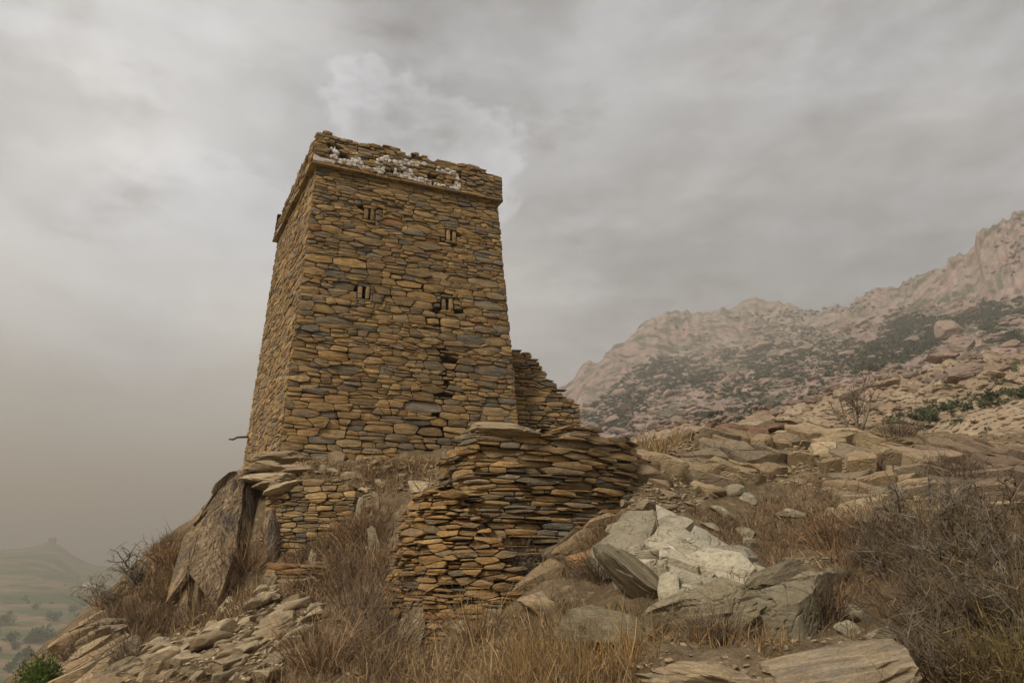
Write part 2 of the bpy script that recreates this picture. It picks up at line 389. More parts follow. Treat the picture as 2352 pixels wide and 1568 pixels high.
# ------------------------------------------------------------------ dry stone walls
PAL = np.array([(.315,.200,.082),(.275,.180,.082),(.230,.155,.078),(.205,.150,.088),(.165,.138,.098),(.118,.108,.088),(.255,.135,.060),(.370,.255,.125),(.085,.078,.066)])
PW = np.array([.24,.20,.16,.13,.12,.05,.03,.06,.01]); PW = PW / PW.sum()
def pick(r, w=None, pal=PAL):
    i, j = r.choice(len(pal), 2, p=PW if w is None else w); k = r.uniform(0, .4)
    c = (pal[i] * (1 - k) + pal[j] * k) * r.uniform(.82, 1.18)
    return np.array([c[0], c[1], c[2], r.rand()])
def split(polys, r, pr=.35, hmin=.12, sl=.25):
    """cleave some stones along a slightly tilted bed or a cross joint"""
    out = []
    for p in polys:
        e = p.max(0) - p.min(0); c = p.mean(0)
        if r.rand() < pr and e[1] > hmin:
            m = r.uniform(-sl, sl) * e[1] / e[0]; y = c[1] + r.uniform(-.22, .22) * e[1]
            q = [tuple(a) for a in p]
            for sg in (1, -1):
                h = clip(q, -sg * m, sg * 1.0, sg * (y - m * c[0]))
                if len(h) > 2:
                    h = np.array(h)
                    if r.rand() < .45 and (h.max(0) - h.min(0))[0] > 3.4 * (h.max(0) - h.min(0))[1]:
                        x = h.mean(0)[0] + r.uniform(-.25, .25) * e[0]; sk = r.uniform(-.4, .4)
                        for s2 in (1, -1):
                            g = clip([tuple(a) for a in h], s2 * 1.0, s2 * sk, s2 * (x + sk * h.mean(0)[1]))
                            if len(g) > 2: out.append(np.array(g))
                    else: out.append(h)
        else: out.append(p)
    return out
PWL = np.array([.24,.22,.16,.14,.10,.02,.02,.10,0]); PWL = PWL / PWL.sum()  # paler stone mix for the tower's left face, its brighter light put into colour
def clip(poly, nx, ny, c):
    """keep the part of poly with nx*x + ny*y <= c"""
    out = []; n = len(poly)
    for i in range(n):
        a = poly[i]; b = poly[(i + 1) % n]
        da = nx * a[0] + ny * a[1] - c; db = nx * b[0] + ny * b[1] - c
        if da <= 0: out.append(a)
        if (da < 0 < db) or (db < 0 < da):
            k = da / (da - db); out.append((a[0] + (b[0] - a[0]) * k, a[1] + (b[1] - a[1]) * k))
    return out
def cells(W, H, sx, sy, r, jit=0.35, var=0.45, big=None):
    """coursed but irregular packing of stones: a power diagram of jittered rows. Returns polygons in (s, t)"""
    k = sy / sx; S = []
    t = -sy
    while t < H + sy:
        g = big(t) if big else 1.0
        h = sy * g * r.uniform(1 - var, 1 + var)
        s = -sx * r.rand()
        while s < W + sx:
            l = sx * g * r.choice([r.uniform(.35, .7), r.uniform(.7, 1.25), r.uniform(1.2, 2.0)], p=[.3, .45, .25])
            y = t + h / 2 + r.uniform(-jit, jit) * h
            S.append(((s + l / 2) * k, y, (l * k * .5) ** 2 * .5 + (h * .5) ** 2 * .5))
            if r.rand() < .10: S.append(((s + l) * k, y + r.choice([-.5, .5]) * h, (sy * .16) ** 2))
            s += l
        t += h
    S = np.array(S); out = []
    for i in range(len(S)):
        x, y, wt = S[i]
        if not (-sy < x < W * k + sy and -sy < y < H + sy): continue
        D = S[:, :2] - (x, y); d2 = (D ** 2).sum(1)
        idx = np.argsort(d2)[1:26]
        poly = [(max(0, x - 6 * sy), max(0, y - 6 * sy)), (min(W * k, x + 6 * sy), max(0, y - 6 * sy)), (min(W * k, x + 6 * sy), min(H, y + 6 * sy)), (max(0, x - 6 * sy), min(H, y + 6 * sy))]
        if poly[0][0] >= poly[1][0] or poly[0][1] >= poly[2][1]: continue
        for j in idx:
            nx, ny = D[j]; c = nx * x + ny * y + (d2[j] + wt - S[j, 2]) / 2
            poly = clip(poly, nx, ny, c)
            if len(poly) < 3: break
        if len(poly) < 3: continue
        p = np.array(poly) / (k, 1.0)
        out.append(p)
    return out
def area(p):
    x, y = p[:, 0], p[:, 1]; return 0.5 * abs(np.dot(x, np.roll(y, -1)) - np.dot(y, np.roll(x, -1)))
def tidy(p, eps):
    q = [p[0]]
    for a in p[1:]:
        if np.hypot(*(a - q[-1])) > eps: q.append(a)
    if len(q) > 1 and np.hypot(*(q[0] - q[-1])) <= eps: q.pop()
    return np.array(q)
_ft = {}
def ring_faces(n):
    if n not in _ft:
        f = []
        for rr in (0, 1):
            for i in range(n):
                j = (i + 1) % n; a, b, c, d_ = rr * n + i, rr * n + j, (rr + 1) * n + j, (rr + 1) * n + i
                f += [(a, b, c), (a, c, d_)]
        for i in range(n): f.append((2 * n + i, 2 * n + (i + 1) % n, 3 * n))
        _ft[n] = np.array(f)
    return _ft[n]
def stone(poly, Fm, r, gap=0.008, proud=0.03, back=0.16, tilt=0.10, bev=0.009):
    """one wall stone from its outline on the wall face: back, rounded rim and an uneven front"""
    p = tidy(poly, 0.018)
    if len(p) < 3: return None
    gap = gap * r.choice([.6, 1.0, 1.8])
    mn = p.min(0); mx = p.max(0); ext = mx - mn
    if ext.min() < 2.6 * gap or ext[0] < 0.03: return None
    c = (mn + mx) / 2
    p = c + (p - c) * (1 - 2 * gap / ext)
    if len(p) <= 7:                                   # cut the corners
        q = []
        for i in range(len(p)):
            a, b = p[i], p[(i + 1) % len(p)]; k = r.uniform(.04, .20)
            q += [a + (b - a) * k, b + (a - b) * r.uniform(.04, .20)]
        p = np.array(q)
    n = len(p)
    sz = min(ext)
    p = p + r.uniform(-1, 1, p.shape) * min(.006, sz * .06)
    area2 = np.dot(p[:, 0], np.roll(p[:, 1], -1)) - np.dot(p[:, 1], np.roll(p[:, 0], -1))
    if area2 < 0: p = p[::-1]
    bv = min(bev * r.uniform(.6, 1.4), sz * .28)
    f = c + (p - c) * (1 - 2 * bv / ext) + r.uniform(-1, 1, p.shape) * bv * .25
    df = r.uniform(.15, 1.0) * proud
    ta, tb = r.uniform(-tilt, tilt) * .45, r.uniform(-tilt, tilt) - tilt * .25
    def dd(q): return df + ta * (q[:, 0] - c[0]) + tb * (q[:, 1] - c[1])
    V = np.concatenate([Fm(*(c + (p - c) * .93).T, np.full(n, -back)), Fm(*p.T, dd(p) - bv * r.uniform(.5, 1.0)),
                        Fm(*f.T, dd(f) + r.uniform(-.004, .004, n)), Fm(*(c[:, None] + r.uniform(-.1, .1, (2, 1)) * ext[:, None]), np.array([df + .004]))])
    return V, ring_faces(n)
def put_stones(root, polys, Fm, r, mat, name='stone', limit=300, colour=None, skip=None, stuff=None, **kw):
    """the largest stones become parts of their own, the rest go to the MB stuff"""
    polys = sorted(polys, key=area, reverse=True); k = 0
    for p in polys:
        cen = p.mean(0)
        if skip and skip(cen): continue
        s = stone(p, Fm, r, **kw)
        if s is None: continue
        V, F = s; c = colour(cen, r) if colour else pick(r)
        if k < limit:
            o = V.mean(0); me = mkmesh(name, V - o, F, np.broadcast_to(c, (len(V), 4)), sharp=38)
            link(name, me, mat, root, Vector(o)); k += 1
        else: stuff.add(V, F, c)
    return k

# ---- the tower
tw = random.Random(3); r = np.random.RandomState(11)
TA, TB, TC = np.array((-4.87, 14.53)), np.array((-0.247, 16.39)), np.array((-7.28, 18.89))
TD = TB + TC - TA
ZC = 9.25                                             # under side of the projecting cap
cen = (TA + TB + TC + TD) / 4
def inw(p, dlt): return p + (cen - p) / np.linalg.norm(cen - p) * dlt
TOPC = [inw(p, .17) for p in (TA, TB, TC, TD)]
bA, bB, bC = at(640, 1050, 14.28), at(1190, 975, 16.2), at(557, 1080, 19.05)
bD = np.array([*(TOPC[3] + (TOPC[3] - cen) * .1), 2.5])
BOT = [bA, bB, bC, bD]
def corner(i, z):
    z = np.asarray(z, float); k = (z - ZC) / (BOT[i][2] - ZC)
    return TOPC[i] + (BOT[i][:2] - TOPC[i]) * k[..., None]
Z0 = 1.0
def face_map(i, j, L):
    def Fm(s, t, dep):
        z = Z0 + np.asarray(t, float); a = corner(i, z); b = corner(j, z)
        e = b - a; e = e / np.linalg.norm(e, axis=-1, keepdims=True); n = np.stack([e[:, 1], -e[:, 0]], -1)
        q = a + (b - a) * (np.asarray(s) / L)[:, None] + n * np.asarray(dep)[:, None]
        return np.column_stack([q, z])
    return Fm
root = link('stone_tower', None, loc=Vector((-3.6, 17.4, 2.0)), label='tall square dry-stone watchtower with white quartz band under its ragged top', cat='tower')
HB = ZC - Z0
fill = MB()
FRONT = face_map(0, 1, 5.0); LEFT = face_map(2, 0, 5.0); RIGHT = face_map(1, 3, 5.0); REAR = face_map(3, 2, 5.0)
def st_of(u, v, i=0, j=1, L=5.0):
    """(s, t) on a tower face for a point of the photo"""
    d_ = ray(u, v); best = None
    a = np.array([*TOPC[i], ZC]); b = np.array([*TOPC[j], ZC]); c = BOT[i]
    n = np.cross(b - a, c - a); p = d_ * (np.dot(a, n) / np.dot(d_, n))
    q0, q1 = corner(i, p[2]), corner(j, p[2])
    return np.dot(p[:2] - q0, q1 - q0) / np.dot(q1 - q0, q1 - q0) * L, p[2] - Z0
# cores behind the facing; the facing stones are their sub-parts
CT = [TA, TB, TC, TD]
def prism(name, P0, P1, z0, z1, inset):
    core = MB()
    c0 = [inw(np.array(p), inset) for p in P0]; c1 = [inw(np.array(p), inset) for p in P1]
    V = [(*p, z0) for p in c0] + [(*p, z1) for p in c1]
    F = []
    for i in range(4):
        j = (i + 1) % 4; F += [(i, j, j + 4), (i, j + 4, i + 4)]
    F += [(4, 5, 6), (4, 6, 7), (0, 2, 1), (0, 3, 2)]
    core.add(V, F); return link(name, core.mesh(name, smooth=False), M_CORE, root, Vector((0, 0, 0)))
od = [0, 1, 3, 2]
BODY = prism('wall_core', [corner(i, np.array(Z0)) for i in od], [TOPC[i] for i in od], Z0, ZC + .02, .26)
CAPC = prism('parapet_core', [CT[i] for i in od], [CT[i] for i in od], ZC + .03, ZC + .48, .24)
# loopholes: two upright slabs with a dark slit between them
SLOTS = [st_of(848, 494), st_of(1035, 543), st_of(835, 673), st_of(1026, 700)]
HOLES = [(st_of(1021, 826), .15), (st_of(1018, 902), .13), (st_of(1043, 778), .10), (st_of(1000, 722), .09)]
CRACK = [st_of(*q) for q in ((905, 430), (895, 470), (945, 560), (872, 600), (900, 640), (1010, 690), (1000, 760), (1022, 830), (1015, 905), (1005, 960), (990, 1040))]
def crack_d(p):
    best = 9
    for a, b in zip(CRACK[4:-1], CRACK[5:]):
        a = np.array(a); b = np.array(b); k = np.clip(np.dot(p - a, b - a) / np.dot(b - a, b - a), 0, 1)
        best = min(best, np.hypot(*(p - a - (b - a) * k)))
    return best
pol = []
for p in split(cells(5.0, HB, .34, .128, r, .15, .6, lambda t: (1.0 + .35 * max(0, 1 - t / 4.5)) * r.choice([.75, 1.0, 1.35])), r, .40, .12):
    c = p.mean(0)
    for (s, t) in SLOTS:
        x0, x1, y0, y1 = s - .15, s + .15, t - .225, t + .235
        if p[:, 0].max() > x0 and p[:, 0].min() < x1 and p[:, 1].max() > y0 and p[:, 1].min() < y1:
            o = [(x0 - c[0]) / .5, (c[0] - x1) / .5, (y0 - c[1]) / .34, (c[1] - y1) / .34]; m = int(np.argmax(o))
            p = clip([tuple(q) for q in p], *[(1, 0, x0), (-1, 0, -x1), (0, 1, y0), (0, -1, -y1)][m])
            if len(p) < 3: p = None; break
            p = np.array(p)
    if p is None or area(p) < .0016: continue
    pol.append(p)
def fcol(c, r_):
    q = pick(r_)
    if crack_d(c) < .5 and r_.rand() < .5: q[:3] *= .85
    return q
def hole(c): return any(abs(c[0] - h[0][0]) < h[1] and abs(c[1] - h[0][1]) < h[1] * .62 for h in HOLES)
near_crack = [p for p in pol if crack_d(p.mean(0)) < .12]; rest = [p for p in pol if crack_d(p.mean(0)) >= .12]
k = put_stones(BODY, near_crack, FRONT, r, M_WALL, limit=40, colour=fcol, skip=hole, stuff=fill, gap=.024, proud=.03, back=.22)
put_stones(BODY, rest, FRONT, r, M_WALL, limit=205, colour=fcol, skip=hole, stuff=fill, gap=.0055, proud=.055, back=.22, tilt=.14)
for (s, t) in SLOTS:
    for y0, y1 in ((.163, .232), (-.222, -.163)):     # lintel and sill of each loophole
        V, F = stone(np.array([(s - .17, t + y0), (s + .16, t + y0), (s + .17, t + y1), (s - .16, t + y1)]), FRONT, r, gap=.003, proud=.055, back=.22, tilt=.03)
        o = V.mean(0); link('lintel', mkmesh('lintel', V - o, F, np.broadcast_to(pick(r), (len(V), 4)), sharp=38), M_WALL, BODY, Vector(o))
    for sg in (-1, 1):
        x = s + sg * .085; hgt = .155 * r.uniform(.95, 1.02); wd = .052 * r.uniform(.9, 1.1); lean = r.uniform(-.012, .012)
        p = np.array([(x - wd + lean, t + hgt), (x - wd, t - hgt), (x + wd, t - hgt), (x + wd + lean, t + hgt)])
        V, F = stone(p, FRONT, r, gap=.003, proud=.05, back=.22, tilt=.02)
        o = V.mean(0); link('upright_slab', mkmesh('upright_slab', V - o, F, np.broadcast_to(pick(r), (len(V), 4)), sharp=38), M_WALL, BODY, Vector(o))
put_stones(root, split(cells(5.0, HB, .32, .125, r, .2, .6), r, .4, .11), LEFT, r, M_WALL, limit=0, stuff=fill, gap=.0045, proud=.035, back=.22, tilt=.12, colour=lambda c, q: pick(q, PWL) * (1.12, 1.12, 1.15, 1))  # left face stones coloured lighter, painting in that side's brighter light
put_stones(root, cells(5.0, HB, .5, .2, r), RIGHT, r, M_WALL, limit=0, stuff=fill, gap=.01, proud=.05)
put_stones(root, cells(5.0, HB, .6, .24, r), REAR, r, M_WALL, limit=0, stuff=fill, gap=.01, proud=.05)
# ledge course and cap
CT = [TA, TB, TC, TD]
def cap_map(i, j, L, setb=0.0):
    a, b = CT[i], CT[j]; e = (b - a) / np.linalg.norm(b - a); n = np.array([e[1], -e[0]])
    def Fm(s, t, dep):
        s = np.asarray(s, float); t = np.asarray(t, float)
        q = a + (b - a) * (s / L)[:, None] + n * (np.asarray(dep) - setb - .06 * t)[:, None]
        return np.column_stack([q, ZC + t])
    return Fm
for (i, j, lim) in ((0, 1, 12), (2, 0, 8), (1, 3, 0), (3, 2, 0)):
    Fm = cap_map(i, j, 5.0); s = 0
    while s < 5.0:
        l = r.uniform(.30, .75); e_ = min(5.0, s + l)
        if e_ - s > .12:
            h = r.uniform(.055, .085)
            st = stone(np.array([(s, r.uniform(-.012, .012)), (e_, r.uniform(-.012, .012)), (e_, h), (s, h)]), Fm, r, gap=.004, proud=.045, back=.40, tilt=.05)
            if st:
                V, F = st; c = pick(r)
                if lim > 0: o = V.mean(0); link('ledge_slab', mkmesh('ledge_slab', V - o, F, np.broadcast_to(c, (len(V), 4)), sharp=38), M_WALL, CAPC, Vector(o)); lim -= 1
                else: fill.add(V, F, c)
        s = e_
def cap_st(x, y):
    """white band: points measured on an enlarged view of the cap (540..1240 x 280..747 of 2400)"""
    u = (540 + x * 700 / 2350) * .98; v = (280 + y * 467 / 1568) * .98
    d_ = ray(u, v); a = np.array([*TA, ZC]); b = np.array([*TB, ZC]); n = np.cross(b - a, (0, 0, 1)); p = d_ * (np.dot(a, n) / np.dot(d_, n))
    return np.array([np.dot(p[:2] - TA, TB - TA) / np.dot(TB - TA, TB - TA) * 5.0, p[2] - ZC])
WH = [((790,295),(860,320),(930,335),(1000,350),(1020,365)), ((970,340),(985,300),(995,272)), ((1010,290),(1018,345)), ((820,222),(830,290)), ((1045,362),(1110,385),(1200,408)),
      ((1165,310),(1205,305),(1245,305)), ((1165,355),(1190,350),(1195,380)), ((1245,315),(1330,330),(1420,335),(1545,350)), ((1350,365),(1375,400),(1395,450)), ((1395,390),(1420,430)),
      ((1300,415),(1370,450),(1450,468),(1580,492)), ((1640,382),(1720,395),(1790,440)), ((1785,470),(1795,540)), ((1630,515),(1700,535),(1820,552)), ((1760,525),(1770,490)), ((1425,262),(1440,264)), ((1500,270),(1520,272))]
WHP = [[cap_st(*q) for q in l] for l in WH]
def white_d(p):
    best = 9
    for l in WHP:
        for a, b in zip(l[:-1], l[1:]):
            k = np.clip(np.dot(p - a, b - a) / max(np.dot(b - a, b - a), 1e-9), 0, 1); best = min(best, np.hypot(*(p - a - (b - a) * k)))
    return best
HCAP = 1.02
_c0 = np.random.RandomState(5)
tn = [_c0.uniform(-1, 1) for _ in range(60)]
def rag(s, q): i = s * q; k = int(i); f = i - k; return tn[k % 60] * (1 - f) + tn[(k + 1) % 60] * f
def top_front(s): return .94 + .09 * rag(s, 2.6) + .06 * rag(s + 9, 8) - .16 * max(0, s - 4.0) - .12 * (1.0 < s < 1.3) + .05 * (s < .5)
def top_left(s):                                      # s = 0 at the rear corner, 5 at the near corner
    return (.93 if s > 2.0 else .93 - .40 * (2.0 - s) / 2.0) + .05 * rag(s + 4, 4) + .03 * rag(s, 11)
fc = cap_map(0, 1, 5.0, .02); lc = cap_map(2, 0, 5.0, .02)
gs, gt = cap_st(1600, 440)
qn = 0; others = []
for p in cells(5.0, HCAP, .235, .092, r, .4, .45):
    p = p + (0, .075); c = p.mean(0)
    if c[1] > top_front(c[0]): continue
    if abs(c[0] - gs) < .045 and c[1] < .42 : continue
    if white_d(c) < .055 and c[1] < .9: continue
    others.append(p)
put_stones(CAPC, others, fc, r, M_WALL, limit=45, stuff=fill, gap=.006, proud=.05, back=.2, tilt=.22)
for p in cells(5.0, HCAP, .105, .085, r, .3, .3):     # blocky white quartz lumps laid in zigzag lines
    p = p + (0, .075); c = p.mean(0)
    if white_d(c) < .072 and not (abs(c[0] - gs) < .05 and c[1] < .45) and c[1] < .9:
        st = stone(p, fc, r, gap=.002, proud=.06, back=.2, tilt=.15, bev=.014)
        if st is None: continue
        V, F = st; b = r.uniform(.8, 1.1); col = np.array([b, b, b, r.rand()])
        o = V.mean(0); link('quartz_stone', mkmesh('quartz_stone', V - o, F, np.broadcast_to(col, (len(V), 4)), sharp=38), M_QUARTZ, CAPC, Vector(o)); qn += 1
wp = np.array([(.0, .085), (.52, .085), (.52, .21), (.0, .22)])
V, F = stone(wp, fc, r, gap=.004, proud=.07, back=.3, tilt=.05); o = V.mean(0)
link('quartz_block', mkmesh('quartz_block', V - o, F, np.broadcast_to((.85, .85, .85, .3), (len(V), 4)), sharp=38), M_QUARTZ, CAPC, Vector(o))
put_stones(root, [p + (0, .075) for p in cells(5.0, HCAP, .26, .085, r, .4, .45) if p.mean(0)[1] + .075 < top_left(p.mean(0)[0])], lc, r, M_WALL, limit=0, stuff=fill, gap=.006, proud=.06, back=.2, tilt=.25,
           colour=lambda c, q: np.array([.50, .44, .38, q.rand()]) if c[1] < .3 and q.rand() < .3 else pick(q))
for (i, j) in ((1, 3), (3, 2)):
    put_stones(root, [p + (0, .075) for p in cells(5.0, HCAP, .4, .14, r) if p.mean(0)[1] < .75 + .1 * rag(p.mean(0)[0], 3)], cap_map(i, j, 5.0, .02), r, M_WALL, limit=0, stuff=fill, gap=.008, proud=.05, back=.2)
# loose stones lying on the wall head
for i, j, tf in ((0, 1, top_front), (2, 0, top_left)):
    a, b = CT[i], CT[j]
    for q in range(46):
        s = r.uniform(.1, 4.9); e = (b - a) / np.linalg.norm(b - a); n = np.array([-e[1], e[0]])
        base = a + (b - a) * s / 5 + n * r.uniform(.1, .35); l, h = r.uniform(.12, .3), r.uniform(.04, .09)
        z = ZC + tf(s) + r.uniform(-.05, .04)
        def Fq(ss, tt, dp, base=base, e=e, n=n, z=z):
            return np.column_stack([base[0] + e[0] * np.asarray(ss) - n[0] * np.asarray(dp), base[1] + e[1] * np.asarray(ss) - n[1] * np.asarray(dp), z + np.asarray(tt)])
        st = stone(np.array([(-l / 2, 0), (l / 2, 0), (l / 2 * r.uniform(.6, 1), h), (-l / 2 * r.uniform(.6, 1), h)]), Fq, r, gap=.001, proud=.06, back=.22, tilt=.2)
        if st: fill.add(*st, pick(r))
link('small_stones', fill.mesh('small_stones', sharp=38), M_WALL, root, kind='stuff')
# a crooked beam end sticking out of the far edge of the left wall
_tf = {}
def tube(P, rad, ns=6):
    P = np.asarray(P, float); rad = np.asarray(rad, float); n = len(P)
    t = np.empty_like(P); t[1:-1] = P[2:] - P[:-2]; t[0] = P[1] - P[0]; t[-1] = P[-1] - P[-2]; t /= np.sqrt((t * t).sum(1))[:, None] + 1e-9
    hz_ = (np.abs(t[:, 2]) < .9)[:, None]; up = np.where(hz_, (0., 0., 1.), (1., 0., 0.))
    cr = lambda a, b: np.stack([a[:, 1] * b[:, 2] - a[:, 2] * b[:, 1], a[:, 2] * b[:, 0] - a[:, 0] * b[:, 2], a[:, 0] * b[:, 1] - a[:, 1] * b[:, 0]], 1)
    a = cr(t, up); a /= np.sqrt((a * a).sum(1))[:, None]; b = cr(t, a)
    q = np.arange(ns) * 2 * math.pi / ns
    V = P[:, None] + rad[:, None, None] * (a[:, None] * np.cos(q)[None, :, None] + b[:, None] * np.sin(q)[None, :, None])
    if (n, ns) not in _tf:
        F = []
        for i in range(n - 1):
            for k in range(ns):
                l = (k + 1) % ns; F += [(i * ns + k, i * ns + l, (i + 1) * ns + l), (i * ns + k, (i + 1) * ns + l, (i + 1) * ns + k)]
        c0 = n * ns
        for k in range(ns): F += [(c0, (k + 1) % ns, k), (c0 + 1, (n - 1) * ns + k, (n - 1) * ns + (k + 1) % ns)]
        _tf[(n, ns)] = np.array(F)
    return np.concatenate([V.reshape(-1, 3), P[:1], P[-1:]]), _tf[(n, ns)]
b0 = at(566, 1003, 18.6); b1 = at(545, 1004, 18.3); b2 = at(535, 1009, 18.2); b3 = at(526, 1008, 18.1)
V, F = tube([b0 + (b0 - b1) * .8, b0, b1, b2, b3], [.035, .034, .03, .028, .022])
link('wooden_beam', mkmesh('wooden_beam', V, F), M_WOOD, root)

# ---- free-standing walls along a path on the ground
def path_wall(name, pts, zbot, top, label, cat, sx, sy, seed, mat=M_WALL, limit=300, thick=.45, batter=.06, pal=None, flip=1, group=None, **kw):
    """pts: plan polyline left to right as seen from the camera; top(s, S) gives the head, zbot the foot"""
    r = np.random.RandomState(seed); P = np.array(pts, float); seg = np.linalg.norm(np.diff(P, axis=0), axis=1); S = np.concatenate([[0], np.cumsum(seg)]); L = S[-1]
    # smooth normals along the path
    def pos(s):
        s = np.asarray(s, float); return np.column_stack([np.interp(s, S, P[:, 0]), np.interp(s, S, P[:, 1])])
    def Fm(s, t, dep):
        s = np.asarray(s, float); t = np.asarray(t, float)
        e = pos(np.clip(s + .12, 0, L)) - pos(np.clip(s - .12, 0, L)); e /= np.linalg.norm(e, axis=1, keepdims=True) + 1e-9
        n = np.stack([e[:, 1], -e[:, 0]], -1)
        q = pos(np.clip(s, 0, L)) + n * (np.asarray(dep) - batter * t)[:, None]
        return np.column_stack([q, zbot + t])
    zt = max(top(s, L) for s in np.linspace(0, L, 60)); H = zt - zbot
    root = link(name, None, loc=Vector((*pos([L / 2])[0], zbot)), label=label, cat=cat, group=group, kind='thing')
    fill = MB()
    pol = [p for p in split(cells(L, H, sx, sy, r, kw.pop('jit', .18), kw.pop('var', .5)), r, kw.pop('spl', .35), sy * .85) if p.mean(0)[1] + zbot < top(p.mean(0)[0], L) - sy * .2]
    colf = (lambda c, q: pick(q, *pal)) if pal else None
    put_stones(root, pol, Fm, r, mat, limit=limit, colour=colf, stuff=fill, **kw)
    # head and ends: a second skin of stones at the back so that the wall has its thickness
    def Fb(s, t, dep): return Fm(s, t, -thick - np.asarray(dep) + 2 * batter * np.asarray(t) * 0)
    pol = [p for p in cells(L, H, sx * 1.4, sy * 1.3, r) if p.mean(0)[1] + zbot < top(p.mean(0)[0], L) - sy * .2]
    bk = dict(kw); bk['back'] = .15
    for p in pol:
        s_ = stone(p, Fb, r, **bk)
        if s_: fill.add(s_[0], s_[1][:, ::-1], colf(None, r) if colf else pick(r))
    for s in np.arange(0.05, L, sx * .45):            # stones across the head
        z = top(s, L) - zbot - r.uniform(.02, .12)
        for dq in np.arange(.1, thick, .22):
            l, h = sx * r.uniform(.3, .7), sy * r.uniform(.5, 1.0)
            st = stone(np.array([(s - l / 2, z - h), (s + l / 2, z - h), (s + l / 2, z), (s - l / 2, z)]), lambda a, b, c_, dq=dq: Fm(a, b, np.asarray(c_) - dq), r, gap=.004, proud=.08, back=.2, tilt=.2)
            if st: fill.add(*st, colf(None, r) if colf else pick(r))
    for end in (0, L):                                # stones across each end
        t = 0.0
        while t < top(end, L) - zbot - .06:
            h = sy * r.uniform(.7, 1.3)
            for dq in (.12, .34):
                if dq > thick - .05: continue
                sgn = 1 if end == 0 else -1
                st = stone(np.array([(0, t), (.22, t), (.22, t + h), (0, t + h)]), lambda a, b, c_, dq=dq, end=end, sgn=sgn: Fm(np.full(np.shape(a), float(np.clip(end, .02, L - .02))), b, np.asarray(a) - dq - .14) + 0 * np.asarray(c_)[:, None] + np.asarray(c_)[:, None] * np.append(-(pos([.3]) - pos([0]))[0] / .3 if end == 0 else (pos([L]) - pos([L - .3]))[0] / .3, 0)[None], r, gap=.006, proud=.05, back=.15, tilt=.1)
                if st: fill.add(*st, colf(None, r) if colf else pick(r))
            t += h
    link('small_stones', fill.mesh('small_stones', sharp=38), mat, root, kind='stuff')
    cm = MB(); ss = np.linspace(.06, L - .06, 40)
    dz = kw.get('back', .16)
    hh = np.array([max(.05, top(s, L) - zbot - .16) for s in ss])
    fr0 = Fm(ss, np.zeros(40), np.full(40, -.12)); fr1 = Fm(ss, hh, np.full(40, -.12)); bk0 = Fm(ss, np.zeros(40), np.full(40, -thick + .08)); bk1 = Fm(ss, hh, np.full(40, -thick + .08))
    V = np.concatenate([fr0, fr1, bk1, bk0]); F = []
    for ring in range(4):
        nx = (ring + 1) % 4
        for i in range(39): F += [(ring * 40 + i, ring * 40 + i + 1, nx * 40 + i + 1), (ring * 40 + i, nx * 40 + i + 1, nx * 40 + i)]
    F += [(0, 40, 80), (0, 80, 120), (39, 119, 79), (39, 159, 119)]
    cm.add(V, F); link('wall_core', cm.mesh('wall_core', smooth=False), M_CORE, root)
    return root
def prof(us, pts):
    """wall head from photo points (u, v, Y): z as a function of distance along the wall"""
    P = [at(*q) for q in pts]; S = np.concatenate([[0], np.cumsum([np.hypot(*(P[i + 1] - P[i])[:2]) for i in range(len(P) - 1)])]); Z = [p[2] for p in P]
    q = np.random.RandomState(us); jag = q.uniform(-1, 1, 80)
    def top(s, L): return float(np.interp(s, S * (L / S[-1]), Z)) + .09 * jag[int(s * 2.7) % 80] + .05 * jag[(int(s * 7) + 31) % 80]
    return [(p[0], p[1]) for p in P], top
# ruined house wall right behind the tower
pts, tp = prof(1, [(1180, 800, 16.75), (1215, 803, 16.85), (1250, 830, 16.95), (1272, 868, 17.05), (1292, 897, 17.1), (1322, 908, 17.2), (1337, 945, 17.3)])
path_wall('ruined_wall', pts, 2.0, tp, 'broken stub of stone wall stepping down behind the tower', 'wall', .30, .105, 21, limit=260, thick=.5, gap=.008, proud=.06, tilt=.25)
# wall of long slabs in front of the tower
pts, tp = prof(2, [(1000, 1052, 10.5), (1025, 1018, 10.1), (1055, 985, 9.75), (1095, 972, 9.55), (1200, 980, 9.6), (1290, 985, 9.8), (1365, 972, 10.1), (1440, 992, 10.6), (1462, 1025, 10.9), (1505, 1042, 11.5)])
PW2 = np.array([.18,.22,.20,.14,.14,.05,.03,.03,.01]); PW2 = PW2 / PW2.sum()
path_wall('slab_wall', pts, -.55, tp, 'ruined wall of long flat slabs standing in front of the tower', 'wall', .42, .088, 22, mat=M_WALL2, limit=300, thick=.6, batter=.07, pal=(PW2,), gap=.0055, proud=.14, tilt=.3, back=.3, bev=.010, var=.7, jit=.26)
# ochre rubble wall below it
pts, tp = prof(3, [(882, 1175, 9.8), (900, 1140, 9.5), (945, 1112, 9.25), (1005, 1116, 9.05), (1050, 1160, 8.95), (1090, 1195, 8.9), (1135, 1245, 8.88), (1190, 1310, 8.9), (1245, 1355, 9.0)])
PAL3 = PAL * np.array([1.02, .95, .84]); PW3 = np.array([.24,.2,.2,.13,.09,.03,.06,.04,.01]); PW3 = PW3 / PW3.sum()
path_wall('rubble_wall', pts, -1.25, tp, 'ochre rubble wall below the slab wall', 'wall', .27, .088, 23, limit=300, var=.7, thick=.45, batter=.17, pal=(PW3, PAL3), gap=.007, proud=.13, tilt=.4, back=.2, bev=.011, jit=.4)
# low retaining wall under the tower's near corner
pts, tp = prof(4, [(608, 1122, 12.75), (640, 1112, 12.55), (720, 1108, 12.45), (790, 1112, 12.35), (812, 1150, 12.3)])
path_wall('retaining_wall', pts, -.35, tp, 'low retaining wall of small stones between cliff and brown bushes', 'wall', .24, .085, 24, limit=290, thick=.4, batter=.05, gap=.006, proud=.05, tilt=.2, back=.18)
